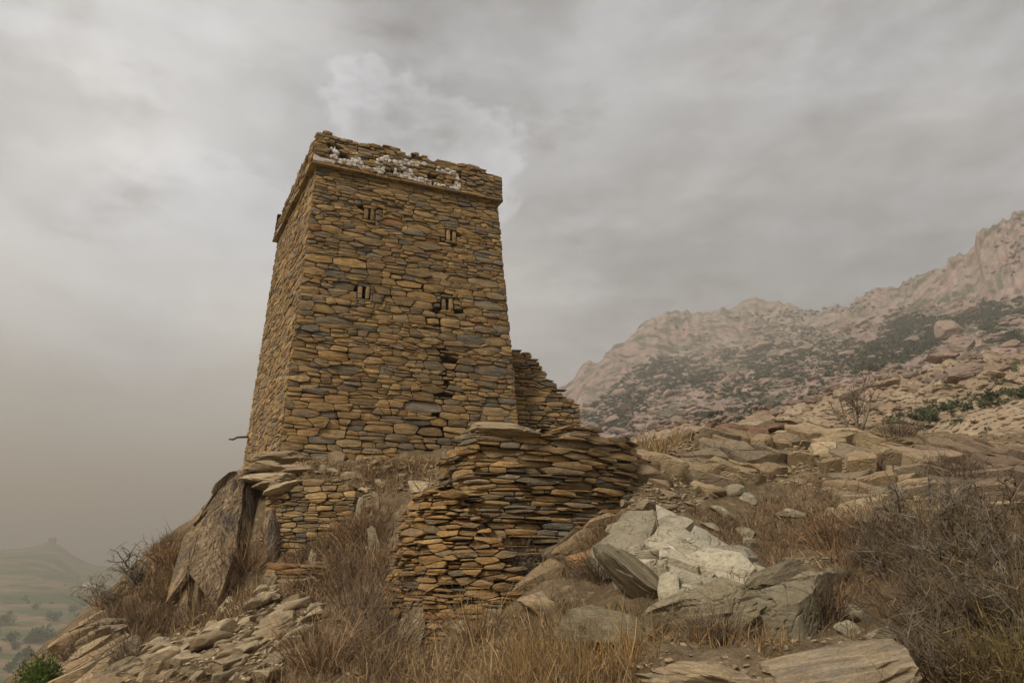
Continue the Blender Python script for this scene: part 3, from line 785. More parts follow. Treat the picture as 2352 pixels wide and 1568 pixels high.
# short stacked steps among the scree
pts, tp = prof(6, [(600, 1335, 11.0), (640, 1300, 11.0), (700, 1290, 11.05), (752, 1300, 11.1)])
path_wall('stacked_slabs', pts, -.75, tp, 'short stack of long slabs in the slope below the retaining wall', 'wall', .62, .12, 26, limit=60, thick=.5, batter=.25, gap=.01, proud=.10, tilt=.25, back=.25)

# ------------------------------------------------------------------ far terrain: mountain and valley
FAR = [ # ridge
 (1280,888,700),(1345,845,720),(1440,782,760),(1480,738,780),(1540,712,800),(1600,720,820),(1680,714,830),(1750,692,850),(1830,707,830),(1880,714,800),(2000,674,700),(2060,652,600),(2170,602,500),(2240,550,440),(2352,492,400),(2500,430,380),
 # foot of the cliffs
 (1440,830,640),(1500,812,650),(1600,790,680),(1740,755,740),(1900,742,640),(2060,692,520),(2150,685,430),(2250,680,390),(2352,668,360),(2500,640,330),
 # slopes
 (1330,950,400),(1380,900,500),(1450,985,240),(1500,880,440),(1600,900,330),(1600,965,190),(1720,860,400),(1720,900,280),(1800,840,380),(1800,940,180),(1900,820,380),(2000,800,340),(2000,860,190),(2100,830,230),(2200,770,280),(2200,840,150),(2300,740,300),(2352,720,300),(2352,815,140),(2500,780,150),
 # spur on the right with its tan crest
 (2352,862,72),(2260,872,74),(2150,885,78),(2050,900,84),(1930,918,92),(1850,940,98),(1720,972,105),(2500,840,66),
 (2352,950,45),(2200,960,48),(2050,970,55),(1900,990,60),(2352,1030,30),(2200,1040,29),(2500,1000,30),(2000,1030,33)]
def dense(L, k=5):
    return [tuple(np.array(L[i]) * (1 - j / k) + np.array(L[i + 1]) * j / k) for i in range(len(L) - 1) for j in range(k)] + [L[-1]]
RIDGE = dense(FAR[:16]); FOOT = dense(FAR[16:26], 4)
FAR = RIDGE + FOOT + FAR[26:]
def aeY(q): p = at(*q); return p[0] / p[1], p[2] / p[1], p[1]
FA = [aeY(q) for q in FAR]
FA += [(.0, .10, 24), (.3, .10, 24), (.6, .11, 24), (1.0, .15, 24), (1.3, .15, 24), (-.2, .02, 24), (.1, .14, 100), (.25, .17, 100), (.1, .16, 250), (.07, .2, 560), (-.1, .12, 500), (-.1, .02, 120), (-.25, -.02, 500), (-.25, -.1, 120), (1.25, .62, 380), (1.25, .3, 150), (1.25, .45, 320)]
for a_ in (-1.3, -.95, -.6, -.42):
    FA += [(a_, -.42, 26), (a_, -.33, 90), (a_, -.152, 296), (a_, -.106, 420), (a_, -.062, 620), (a_, -.034, 850), (a_, -.0127, 1150)]
FA += [(-.3, -.2, 26), (-.3, -.11, 300), (-.3, -.05, 700), (-.3, -.012, 1100)]
for u, v in ((0, 1268), (60, 1262), (100, 1254), (118, 1250), (150, 1266), (190, 1290), (260, 1300), (330, 1306), (450, 1306), (-200, 1275), (-600, 1280)):
    a_, e_, _ = aeY((u, v, 1)); FA.append((a_, e_, 1350))
for a_ in (-1.3, -.9, -.6, -.3): FA.append((a_, -.02, 1800))
for u, v, Y in RIDGE:
    a_, e_, _ = aeY((u, v, Y)); FA.append((a_, e_ * .80, Y * 1.25)); FA.append((a_, e_ * .45, Y * 1.9))
AS = 5.0
_fr = RBF([(a_ * AS, math.log(Y)) for a_, e_, Y in FA], [e_ for a_, e_, Y in FA], 0.05)
Lk = np.interp(np.linspace(0, 1, 430), [0, .25, 1], [math.log(20), math.log(110), math.log(2000)])
Ak = np.concatenate([np.linspace(-1.35, -.42, 150)[:-1], np.linspace(-.42, -.16, 60)[:-1], np.linspace(-.16, 1.3, 560)])
AA, LL = np.meshgrid(Ak, Lk, indexing='ij'); YF = np.exp(LL); XF = AA * YF
_zc = _fr(v3(AA[::2, ::2] * AS, LL[::2, ::2])[..., :2])
_zc = np.stack([np.interp(Lk, Lk[::2], row) for row in _zc]); ZF = np.stack([np.interp(Ak, Ak[::2], _zc[:, k]) for k in range(len(Lk))], 1) * YF
mw = np.clip((AA + .16) / .12, 0, 1)                       # mountain side
am = np.clip(YF / 500, .03, 1.0)
P3 = v3(XF, YF)
fL = np.interp(AA, [aeY(q)[0] for q in FOOT], [math.log(q[2]) for q in FOOT]); cz = np.clip((LL - fL + .02) / .04, 0, 1) * mw
rid = 1 - np.abs(fbm(P3 / 55.0, 4, 31)); blk = np.abs(fbm(P3 / 16.0, 3, 33))
ZF += mw * (am * (1 - .75 * cz) * (6.0 * (rid - .75) + 3.0 * blk - 1.2) + (1 - .6 * cz) * 1.6 * np.clip(YF / 150, .1, 1) * fbm(P3 / 6.0, 3, 35))
cr = np.clip(1 - np.abs(YF - 70) / 45, 0, 1) * np.clip((AA - .25) / .1, 0, 1)
cr = np.clip((118 - YF) / 20, 0, 1) * np.clip((YF - 26) / 12, 0, 1) * mw
ZF += cr * (1.4 * np.abs(fbm(P3 / 7.0, 3, 37)) + .8 * np.abs(fbm(P3 / 2.4, 3, 38)))
ZF += cz * (7.0 * fbm(v3(AA * 16, LL * 1.2, .5), 2, 45) + 4.4 * (1 - 2.4 * np.abs(fbm(v3(AA * 38, LL * 1.5, .5), 3, 47))))
# jagged skyline and fluted cliffs
jag = np.clip((YF - 330) / 120, 0, 1) * mw
ZF += jag * 3.0 * np.abs(fbm(v3(AA * 60, LL * 4, 0.5), 4, 41)) - jag * 2 + jag * 1.6 * (1 - 2 * np.abs(fbm(v3(AA * 34, LL * 2, 0.5), 3, 43)))
vw = 1 - np.clip((AA + .42) / .2, 0, 1)                    # valley side, stepped into terraces
zr = ZF + vw * 5.0 * fbm(P3 / 110.0, 3, 51)
stp = 2.6; q_ = zr / stp; fl = np.floor(q_); ft = np.clip((q_ - fl - .72) / .28, 0, 1)
zt = (fl + ft) * stp
tw_ = vw * np.clip((1150 - YF) / 250, 0, 1) * np.clip((YF - 130) / 60, 0, 1)
ZF = zr * (1 - tw_) + zt * tw_ + vw * .25 * fbm(P3 / 9.0, 2, 53)
lim = np.where(YF > 980, 200.0, 362.0); ZF = np.where(ZF > lim - 20, lim - 20 + 20 * np.tanh((ZF - lim + 20) / 60), ZF); ZF = np.maximum(ZF, -60.0 + .4 * fbm(P3 / 40, 2, 59))
EF = ZF / YF
def far_at(u, v, lo=25.0):
    """first hit of view rays with the far terrain"""
    u = np.atleast_1d(u).astype(float); v = np.atleast_1d(v).astype(float)
    r = np.stack([(u - 1176) / 1568, CP - (784 - v) / 1568 * SP, SP + (784 - v) / 1568 * CP], -1); r /= r[:, 1:2]
    i = np.clip(np.searchsorted(Ak, r[:, 0]), 0, len(Ak) - 1); j0 = np.searchsorted(Lk, math.log(lo))
    up = EF[i][:, j0:] >= r[:, 2:3]; hit = up.any(1); j = up.argmax(1) + j0
    Y = np.exp(Lk[j]); return hit, np.column_stack([r[:, 0] * Y, Y, ZF[i, j]])

def mountain_mat():
    m, t = newmat('granite_mountain')
    g = t.n('ShaderNodeNewGeometry'); p = g.outputs['Position']
    nz = t.n('ShaderNodeSeparateXYZ', {0: g.outputs['Normal']}).outputs[2]
    a = t.noise(p, .02, 4, .6); b = t.noise(p, .11, 5, .65); st = t.noise(t.vm('MULTIPLY', p, (.16, .16, .016)), 1.0, 4, .6)
    sc_ = t.noise(p, .05, 5, .68)
    c = t.mix(t.rng(a, .35, .65), (.31, .24, .20), (.34, .225, .185))
    c = t.mix(t.math('MULTIPLY', t.rng(st, .52, .66), .9), c, (.13, .105, .09))
    c = t.mix(t.math('MULTIPLY', t.rng(st, .42, .28), .5), c, (.42, .34, .27))
    veg = t.math('MULTIPLY', t.rng(sc_, .48, .58), t.rng(nz, .45, .75))
    c = t.mix(t.math('MULTIPLY', veg, .85), c, (.075, .082, .045))
    c = col_scale(t, c, t.rng(b, .25, .75, .72, 1.22))
    finish(t, c, .95, b, 1.0, 3.0, .1)
    return m
def valley_mat():
    m, t = newmat('terraced_fields')
    p = t.n('ShaderNodeNewGeometry').outputs['Position']
    a = t.noise(t.vm('MULTIPLY', p, (.010, .022, .05)), 1.0, 4, .6); b = t.noise(p, .03, 5, .7); f = t.noise(p, .2, 3, .7)
    c = t.mix(t.rng(a, .44, .58), (.095, .125, .055), (.29, .20, .12))
    c = t.mix(t.math('MULTIPLY', t.rng(b, .5, .62), .8), c, (.07, .10, .042))
    c = t.mix(t.math('MULTIPLY', t.rng(b, .4, .3), .5), c, (.32, .24, .15))
    c = col_scale(t, c, t.rng(f, .25, .75, .75, 1.2))
    finish(t, c, .95, f, .8, 1.5, .1)
    return m
M_MTN = mountain_mat(); M_VAL = valley_mat()
ns_ = int(np.searchsorted(Ak, -.16))
nL = len(Lk)
allV = v3(XF, YF, ZF)
def spur_mat():
    m, t = newmat('pale_spur_rock')
    p = t.n('ShaderNodeNewGeometry').outputs['Position']
    a = t.noise(p, .12, 5, .65); b = t.noise(t.vm('MULTIPLY', p, (.35, .35, 1.4)), 1.0, 5, .65, .4); f = t.noise(p, 2.5, 4, .7)
    c = t.mix(t.rng(a, .4, .6), (.40, .30, .20), (.33, .235, .15))
    c = t.mix(t.math('MULTIPLY', t.rng(b, .52, .62), .8), c, (.17, .125, .075))
    c = t.mix(t.math('MULTIPLY', t.rng(b, .42, .32), .5), c, (.47, .38, .28))
    c = col_scale(t, c, t.rng(f, .25, .75, .75, 1.2))
    finish(t, c, .95, t.math('ADD', b, t.math('MULTIPLY', f, .3)), 1.0, .6, .1)
    return m
js = int(np.searchsorted(Lk, math.log(108)))
link('mountain', mkmesh('mountain', allV[ns_:, js:].reshape(-1, 3), grid_faces(len(Ak) - ns_, nL - js)), M_MTN, kind='structure')
link('hillside_spur', mkmesh('hillside_spur', allV[ns_:, :js + 1].reshape(-1, 3), grid_faces(len(Ak) - ns_, js + 1)), spur_mat(), kind='structure')
link('valley', mkmesh('valley', allV[:ns_ + 1].reshape(-1, 3), grid_faces(ns_ + 1, nL)), M_VAL, kind='structure')
gp = np.linspace(-3900, 3900, 40); GXx, GYy = np.meshgrid(gp, gp, indexing='ij')
link('ground', mkmesh('ground', v3(GXx, GYy, -61.0 + 0 * GXx).reshape(-1, 3), grid_faces(40, 40)), M_VAL, kind='structure')

# ------------------------------------------------------------------ rocks
def ico(sub):
    bm = bmesh.new(); bmesh.ops.create_icosphere(bm, subdivisions=sub, radius=1.0)
    V = np.array([v.co[:] for v in bm.verts]); F = np.array([[v.index for v in f.verts] for f in bm.faces]); bm.free(); return V, F
ICO = {k: ico(k) for k in (2, 3, 4)}
def rock_shape(seed, sub=3, planes=11, lo=.5, hi=.85, ns=.06, up=1.0):
    """an angular lump in the box -1..1: a sphere cut by planes, then roughened"""
    r = np.random.RandomState(seed); V, F = ICO[sub]; V = V.copy()
    for _ in range(planes):
        n = r.normal(size=3) * (1, 1, up); n /= np.linalg.norm(n); d_ = r.uniform(lo, hi)
        k = V @ n - d_; V -= np.outer(np.clip(k, 0, None), n)
    V += ns * fbm(V * 2.2 + seed, 3, seed)[:, None] * V / (np.linalg.norm(V, axis=1, keepdims=True) + 1e-6)
    V += ns * .5 * np.stack([fbm(V * 5 + seed + k, 2, seed + k) for k in range(3)], -1)
    mn, mx = V.min(0), V.max(0); return (V - (mn + mx) / 2) / ((mx - mn) / 2), F
SHAPES = [rock_shape(100 + i, 4 if i < 7 else 3, 15, .38, .8, .05, 1.6) for i in range(14)]
def crag(seed, sub=4):
    """a fractured block: plane cuts, stepped beds and cracks"""
    r = np.random.RandomState(seed); V, F = ICO[sub]; V = V * (1, 1, 1)
    V = np.sign(V) * np.abs(V) ** .8
    for _ in range(17):
        n = r.normal(size=3); n /= np.linalg.norm(n); V = V - np.outer(np.clip(V @ n - r.uniform(.42, .86), 0, None), n)
    b = V[:, 2] * 4.5 + 1.2 * fbm(V * 1.4 + seed, 2, seed); st = np.floor(b) + np.clip((b - np.floor(b) - .8) / .2, 0, 1)
    V[:, :2] *= (1 + .07 * np.sin(st * 12.9898 + seed))[:, None]
    cr = np.abs(fbm(V * (2.2, 2.2, 1.2) + seed, 2, seed + 3)); V = V * (1 - .13 * np.clip(1 - cr / .10, 0, 1))[:, None]
    V = V + .035 * np.stack([fbm(V * 6 + seed + k, 3, seed + k) for k in range(3)], -1)
    mn, mx = V.min(0), V.max(0); return (V - (mn + mx) / 2) / ((mx - mn) / 2), F
CRAG = [crag(350 + i) for i in range(8)]
SMALL = [rock_shape(200 + i, 2, 9, .45, .8, .06, 1.3) for i in range(12)]
ROUND = [rock_shape(300 + i, 3, 12, .45, .85, .08) for i in range(8)]
rk = np.random.RandomState(77)
_me = {}
def rock_mesh(kind, i, mat):
    key = (kind, i, mat.name)
    if key not in _me:
        V, F = {'slab': SHAPES, 'round': CRAG, 'far': ROUND}[kind][i]
        _me[key] = mkmesh('rock', V, F, np.tile((1, 1, 1, (i * .37) % 1), (len(V), 1)), sharp=32)
        _me[key].materials.append(mat)
    return _me[key]
def rock(name, u, v, wpx, hpx, mat, roll=0.0, kind='slab', i=None, label=None, cat='rock', group=None, dep=.75, yaw=None, sink=.3, far=False, Y=None, mesh=None, pit=0.0):
    """a rock whose middle is seen at photo point (u, v), wpx x hpx big there, resting on the ground below it"""
    if Y is not None: c = at(u, v, Y)
    else:
        vb = v + hpx * .38
        if far: h, p = far_at([u], [vb])
        else: h, p = ground_at([u], [vb])
        if not h[0]: return None
        c = p[0]
    dist = c[1] * CP + c[2] * SP; px = dist / 1568
    w_, h_ = wpx * px, hpx * px
    if Y is None: c = c + np.array((0, w_ * dep * .25, h_ * (.5 - sink)))
    me = mesh or rock_mesh(kind, rk.randint(14 if kind == 'slab' else 8) if i is None else i, mat)
    o = link(name, me, None, None, Vector(c), label, cat, group)
    o.scale = (w_ / 2, w_ * dep / 2, h_ / 2)
    yw = R(rk.uniform(-25, 25)) if yaw is None else R(yaw)
    o.rotation_mode = 'XYZ'
    o.rotation_euler = (Matrix.Rotation(R(roll), 3, 'Y') @ Matrix.Rotation(R(pit), 3, 'X') @ Matrix.Rotation(yw, 3, 'Z')).to_euler()
    return o
def inpoly(x, y, P):
    P = np.asarray(P, float); ins = np.zeros(np.shape(x), bool); j = len(P) - 1
    for i in range(len(P)):
        c = ((P[i, 1] > y) != (P[j, 1] > y)) & (x < (P[j, 0] - P[i, 0]) * (y - P[i, 1]) / (P[j, 1] - P[i, 1] + 1e-12) + P[i, 0]); ins ^= c; j = i
    return ins
def scat(poly, n, r):
    P = np.asarray(poly, float); out = []
    while len(out) < n:
        x = r.uniform(P[:, 0].min(), P[:, 0].max(), n * 2); y = r.uniform(P[:, 1].min(), P[:, 1].max(), n * 2)
        k = inpoly(x, y, P); out += list(zip(x[k], y[k]))
    return np.array(out[:n])
def rotm(roll, yaw, pit=0.0):
    return np.array(Matrix.Rotation(roll, 3, 'Y') @ Matrix.Rotation(pit, 3, 'X') @ Matrix.Rotation(yaw, 3, 'Z'))
# -- named rocks
NAMED = [
 ('flat_rock', 348, 1532, 128, 66, M_SLABP, -30, 0, 'largest thick tan slab lying at the lower left', {'dep': .55, 'yaw': 8}),
 ('flat_rock', 668, 1390, 100, 34, M_SLABP, -27, 1, 'long banded grey and tan slab tilted on the scree', {'dep': .6, 'yaw': 5}),
 ('flat_rock', 540, 1399, 60, 30, M_SLABP, -24, 2, 'rounded pale slab lying alone at the foot of the cliff', {'dep': .7, 'yaw': 0}),
 ('boulder', 632, 1428, 95, 58, M_SLAB, -16, 3, 'half buried tan boulder in the middle of the scree', {'kind': 'round'}),
 ('flat_rock', 598, 1370, 48, 20, M_PALE, 4, 4, 'blue grey slab lying below the stacked slabs', {}),
 ('flat_rock', 620, 1335, 26, 48, M_SLAB, 20, 5, 'upright tan stone leaning left of the stacked slabs', {}),
 ('flat_rock', 718, 1290, 30, 36, M_SLABP, 18, 6, 'small pale stone perched on top of the stacked slabs', {}),
 ('standing_stone', 860, 1238, 42, 95, M_SLAB, -6, 7, 'upright yellowish slab standing left of the rubble wall', {'dep': .4}),
 ('standing_stone', 940, 1440, 62, 130, M_SLABP, 12, 8, 'tall pale slab leaning against the foot of the rubble wall', {'dep': .4}),
 ('standing_stone', 826, 1172, 22, 58, M_PALE, 10, 9, 'thin grey slab standing upright beside the retaining wall', {'dep': .5}),
 ('rock', 853, 1170, 36, 22, M_SLAB, 0, 10, 'small tan block right of the thin grey standing slab', {}),
 ('rock', 1128, 1412, 40, 34, M_SLABP, -10, 11, 'small white stone in the grass below the slab wall', {}),
 ('rock', 1128, 1440, 52, 34, M_SLAB, 5, 12, 'brown stone under the small white stone in the grass', {}),
 ('boulder', 1245, 1382, 125, 78, M_SLAB, 12, 3, 'orange tan block between grass and the big grey boulder', {'sink': .35}),
 ('boulder', 1415, 1440, 270, 135, M_DULL, 6, 2, 'big grassy grey brown boulder at the bottom centre', {'kind': 'round', 'sink': .35}),
 ('boulder', 1495, 1345, 320, 84, M_DULL, 42, 5, 'long brown slab slanting down beside the pale outcrop', {'kind': 'round', 'dep': .45, 'yaw': 0, 'sink': .3}),
 ('rock', 1412, 1216, 52, 44, M_SLABP, 20, 4, 'pinkish stone against the upper left of the pale outcrop', {}),
 ('rock', 1572, 1236, 76, 52, M_PALE, 8, 5, 'flat cream stone on top of the pale outcrop', {}),
 ('rock', 1655, 1272, 70, 44, M_SLAB, 30, 7, 'tan stone at the upper right of the pale outcrop', {}),
 ('rock', 1690, 1288, 58, 46, M_PALE, 10, 3, 'jagged pale stone right of the pale outcrop', {}),
 ('boulder', 1660, 1405, 330, 130, M_DULL, -6, 6, 'wide dull grey boulder below the pale outcrop', {'kind': 'round', 'sink': .4}),
 ('boulder', 1800, 1340, 190, 100, M_DULL, -18, 7, 'grey boulder with an upturned right end beside the thicket', {'kind': 'round'}),
 ('rock', 1735, 1312, 100, 54, M_DULL, 0, 8, 'grey stone left of the boulder with the upturned end', {}),
 ('rock', 1935, 1322, 95, 48, M_DULL, 4, 9, 'grey stone at the left edge of the bare thicket', {}),
 ('flat_rock', 1630, 1560, 330, 84, M_SLAB, 4, 1, 'long low slab at the bottom edge, left of the widest one', {'kind': 'round', 'dep': .8, 'yaw': 0, 'sink': .32}),
 ('flat_rock', 1965, 1545, 390, 130, M_SLAB, -11, 3, 'widest grained slab at the bottom edge beside the thicket', {'kind': 'round', 'dep': .8, 'yaw': 0, 'sink': .32}),
 ('flat_rock', 1800, 1572, 170, 36, M_SLAB, -8, 13, 'tan slab at the bottom edge between two longer slabs', {'dep': .5, 'yaw': 0}),
 ('rock', 1988, 1410, 64, 44, M_PALE, 12, 12, 'cream stone uppermost of the group below the thicket', {}),
 ('rock', 1955, 1440, 46, 50, M_PALE, -35, 6, 'pointed cream stone leftmost of the group below the thicket', {}),
 ('rock', 2030, 1452, 80, 44, M_PALE, 10, 0, 'pale block rightmost of the group below the thicket', {}),
 ('rock', 2068, 1390, 46, 22, M_PALE, 14, 2, 'small flat grey stone under the bare thicket branches', {}),
 ('rock', 1690, 1122, 58, 40, M_PALE, -30, 1, 'whitish stone highest in the reddish grass', {}),
 ('rock', 1722, 1142, 44, 36, M_PALE, 0, 2, 'white lump just below the highest whitish stone in reddish grass', {}),
 ('rock', 1660, 1172, 62, 34, M_PALE, 24, 3, 'white stone at the left of the reddish grass', {}),
 ('rock', 1632, 1206, 56, 26, M_PALE, 14, 4, 'flat white stone above the pale outcrop', {}),
 ('rock', 1828, 1184, 74, 30, M_PALE, 14, 5, 'flat white stone at the right of the reddish grass', {}),
 ('rock', 1712, 1222, 54, 28, M_PALE, 8, 8, 'pale stone low in the reddish grass', {}),
 ('rock', 1730, 1248, 48, 30, M_PALE, 8, 9, 'lowest pale stone in the reddish grass', {}),
 ('flat_rock', 645, 1052, 150, 38, M_SLAB, -4, 0, 'grey slab touching the near corner of the tower', {'kind': 'round', 'Y': 13.9, 'dep': .5}),
 ('flat_rock', 620, 1075, 150, 35, M_SLAB, 3, 1, 'uppermost projecting ledge slab above the cliff', {'kind': 'round', 'Y': 13.6, 'dep': .6}),
 ('flat_rock', 690, 1082, 120, 32, M_SLAB, -3, 2, 'flat slab on the terrace above the retaining wall', {'kind': 'round', 'Y': 13.4, 'dep': .6}),
 ('flat_rock', 622, 1098, 130, 28, M_SLABP, 2, 3, 'second projecting ledge slab above the cliff', {'kind': 'round', 'Y': 13.2, 'dep': .6}),
 ('flat_rock', 612, 1114, 90, 24, M_SLAB, 0, 4, 'lowest projecting ledge slab above the cliff', {'kind': 'round', 'Y': 13.0, 'dep': .7}),
 ('flat_rock', 650, 1120, 95, 24, M_SLABP, -16, 5, 'pale slanting slab on the left end of the retaining wall', {'kind': 'round', 'Y': 12.6, 'dep': .5}),
 ('rock', 965, 1112, 62, 36, M_SLABP, -4, 6, 'pale block on the terrace beside the slab wall', {}),
 ('rock', 880, 1112, 50, 30, M_SLABP, 0, 7, 'pale stone on the terrace left of the pale block', {}),
 ('rock', 775, 1052, 54, 34, M_SLAB, 0, 8, 'brown block leaning against the foot of the tower', {'Y': 13.9}),
 ('rock', 742, 1100, 26, 24, M_PALE, 30, 9, 'small white pointed stone above the retaining wall', {}),
 ('rock', 1630, 978, 60, 44, M_RED, 10, 0, 'leftmost dark red rock of the row on the ridge', {}),
 ('rock', 1690, 985, 84, 46, M_RED, -5, 1, 'widest dark red rock of the row on the ridge', {}),
 ('rock', 1745, 986, 66, 38, M_RED, 8, 2, 'third dark red rock of the row on the ridge', {}),
 ('rock', 1792, 982, 66, 36, M_RED, -8, 3, 'rightmost dark red rock of the row on the ridge', {}),
 ('flat_rock', 1836, 972, 84, 36, M_SLAB, 18, 3, 'tan slab tilted up at the right end of the red rocks', {'dep': .8}),
 ('rock', 1580, 998, 46, 34, M_SLAB, -40, 5, 'tan stone leaning at the left end of the ridge', {}),
 ('boulder', 1900, 1030, 66, 50, M_SLABP, 0, 3, 'rounded tan boulder on the stony slope below the ridge', {'kind': 'round'}),
 ('rock', 1995, 1058, 74, 38, M_SLABP, -6, 6, 'pale tan boulder right of the rounded one below the ridge', {'kind': 'round'}),
 ('rock', 1740, 1062, 70, 34, M_SLABP, 10, 7, 'pale slab right of the dry bush below the red rocks', {}),
 ('rock', 1790, 1072, 66, 34, M_SLABP, 16, 8, 'pale stone below the pale slab under the ridge', {}),
 ('rock', 1490, 1052, 62, 52, M_SLAB, 10, 1, 'brown block at the right end of the slab wall', {}),
 ('boulder', 1160, 990, 170, 40, M_SLAB, 4, 2, 'large rounded capstone on the left end of the slab wall', {'kind': 'round', 'Y': 9.75, 'dep': .45}),
]
for nm, u, v, wp_, hp, mt, rl, ii, lab, kw in NAMED:
    kw = dict(kw); rock(nm, u, v, wp_, hp, mt, rl, i=ii % (8 if kw.get('kind') == 'round' else 14), label=lab, **kw)
# -- outcrops: bedrock broken into tilted blocks, lying in the slope
def outcrop(name, poly, sx, sy, seed, label, bulge, pal, mat, limit=150, proud=.2, tilt=.4, keep=1.0, gap=.006, rot=0.0, steep=1.0):
    """poly bounds the rock in the photo; its blocks follow the ground surface there"""
    r = np.random.RandomState(seed); P = np.array(poly, float); h, G = ground_at(P[:, 0], P[:, 1]); G = G[h]; c = G.mean(0)
    ex = np.array((1.0, -c[0] / c[1] * .3, 0)); ex /= np.linalg.norm(ex); ey = np.array((-ex[1], ex[0], 0))
    ca, sa = math.cos(R(rot)), math.sin(R(rot)); A = ca * ex + sa * ey; B = -sa * ex + ca * ey
    q = (G - c) @ np.stack([A, B], 1); lo, hi = q.min(0) - .2, q.max(0) + .2; W, H = hi - lo
    def Fm(s, t, dep):
        s = np.asarray(s, float); t = np.asarray(t, float); g = c + np.outer(s + lo[0], A) + np.outer(t + lo[1], B)
        x, y = s / W * 2 - 1, t / H * 2 - 1; n = hn(g[:, 0], g[:, 1], .5)
        g[:, 2] = hz(g[:, 0], g[:, 1]) + bulge * np.clip(1.05 - x * x * .8 - y * y * .8, -.2, 1) * steep
        return g + n * np.asarray(dep)[:, None]
    root = link(name, None, loc=Vector(c), label=label, cat='outcrop'); fill = MB(); pol = []
    for p in split(cells(W, H, sx, sy, r, .5, .6), r, .4, sy * .6, 1.2):
        q = []
        for i in range(len(p)):
            a_, b_ = p[i], p[(i + 1) % len(p)]; m = max(1, int(np.hypot(*(b_ - a_)) / .22))
            for j in range(m): q.append(a_ + (b_ - a_) * j / m + r.normal(0, .02, 2) * (j > 0))
        p = np.array(q); g = Fm(*p.mean(0)[:, None], np.zeros(1)); u, v = proj(g)
        if inpoly(u[0] + r.normal(0, 8), v[0] + r.normal(0, 6), P) and r.rand() < keep: pol.append(p)
    put_stones(root, pol, Fm, r, mat, name='rock_block', limit=limit, colour=lambda c, q: np.append(np.array(pal[q.randint(len(pal))]) * q.uniform(.82, 1.14), q.rand()), stuff=fill, gap=gap, proud=proud, back=.5, tilt=tilt, bev=.05)
    if fill.n: link('small_blocks', fill.mesh('small_blocks', sharp=38), mat, root, kind='stuff')
CREAM = [(.40,.345,.24),(.44,.38,.27),(.34,.29,.20),(.36,.32,.235),(.48,.42,.31)]; DULL = [(.24,.195,.12),(.20,.165,.10),(.27,.22,.14),(.22,.185,.12)]; TAN = [(.36,.26,.15),(.30,.215,.125),(.26,.20,.13),(.40,.30,.18)]; BRN = [(.26,.18,.115),(.30,.215,.14),(.22,.155,.105)]
outcrop('pale_outcrop', [(1390,1200),(1480,1190),(1610,1220),(1700,1285),(1770,1330),(1700,1395),(1600,1395),(1500,1340),(1400,1265)], .46, .30, 451, 'pale cream outcrop of cracked blocks right of the slanting slab', .30, CREAM, M_BLOCK, proud=.17, tilt=.4, rot=-25)
outcrop('dull_outcrop', [(1545,1400),(1690,1385),(1780,1330),(1900,1290),(1910,1350),(1830,1420),(1660,1475),(1550,1455)], .75, .42, 452, 'dull olive grey outcrop below the pale one', .45, DULL, M_BLOCK, proud=.13, tilt=.22, rot=15)
outcrop('layered_outcrop', [(2110,1050),(2250,1030),(2440,1040),(2440,1190),(2260,1175),(2150,1130)], 1.5, .42, 453, 'layered brown bedrock at the right edge above the thicket', .25, BRN, M_BLOCK, proud=.22, tilt=.25, keep=.8)
outcrop('ridge_outcrop', [(1880,1000),(2060,1000),(2140,1060),(2130,1160),(2020,1140),(1900,1080)], .9, .38, 454, 'tan bedded rocks below the little leafless tree', .2, TAN, M_BLOCK, proud=.22, tilt=.35, keep=.8)
outcrop('slope_outcrop', [(1500,1060),(1640,1010),(1800,1010),(1860,1050),(1760,1100),(1600,1100),(1520,1140),(1450,1180)], .7, .36, 455, 'tan broken bedrock between slab wall and red rocks', .15, TAN, M_BLOCK, proud=.2, tilt=.4, keep=.6)
outcrop('terrace_ledge', [(95, 1600), (150, 1510), (200, 1432), (275, 1420), (290, 1460), (245, 1600)], .55, .17, 457, 'crumbling layered terrace edge of thin slabs at the far left', .12, TAN, M_BLOCK, proud=.16, tilt=.35, keep=.9)
outcrop('lower_outcrop', [(1900, 1130), (2100, 1140), (2210, 1190), (2180, 1260), (2040, 1230), (1930, 1190)], .6, .26, 458, 'tan rough blocks between reddish grass and thicket', .15, TAN, M_BLOCK, proud=.18, tilt=.35, keep=.7)
outcrop('wall_foot_outcrop', [(1190,1180),(1390,1180),(1390,1290),(1320,1330),(1190,1320)], .6, .28, 456, 'orange brown tumbled masonry at the foot of the slab wall', .15, [(.29,.17,.085),(.24,.155,.085),(.20,.15,.10),(.33,.23,.13)], M_BLOCK, proud=.2, tilt=.4, keep=.6)
# -- scree and rubble that nothing tells apart
def rubble(poly, n_ind, n_fill, wr, asp, mats, rollr, label, group, seed, fillw=(6, 16), sink=.3):
    r = np.random.RandomState(seed); fm = MB()
    for u, v in scat(poly, n_ind, r):
        w_ = r.uniform(*wr) * (1.35 if r.rand() < .15 else 1)
        rock('rock', u, v, w_, w_ * r.uniform(*asp), mats[r.randint(len(mats))], r.uniform(*rollr), label=label, group=group, dep=r.uniform(.55, .9), yaw=r.uniform(-60, 60), pit=r.uniform(-25, 15), sink=sink)
    if n_fill:
        fillw = (8, 22) if not n_ind else fillw
        uv = scat(poly, n_fill, r); h, P = ground_at(uv[:, 0], uv[:, 1])
        for p, ok in zip(P, h):
            if not ok: continue
            s = r.uniform(*fillw) * (p[1] * CP + p[2] * SP) / 1568 / 2; V, F = SMALL[r.randint(12)]
            M = rotm(R(r.uniform(*rollr)), r.uniform(0, 6.3), R(r.uniform(-25, 20)))
            fm.add((V * (s, s * r.uniform(.6, 1), s * r.uniform(.25, .6))) @ M.T + p + (0, 0, s * .1), F, (1, 1, 1, r.rand()))
        link('scree', fm.mesh('scree', sharp=35), mats[0], kind='stuff', label='small ' + label, cat='scree')
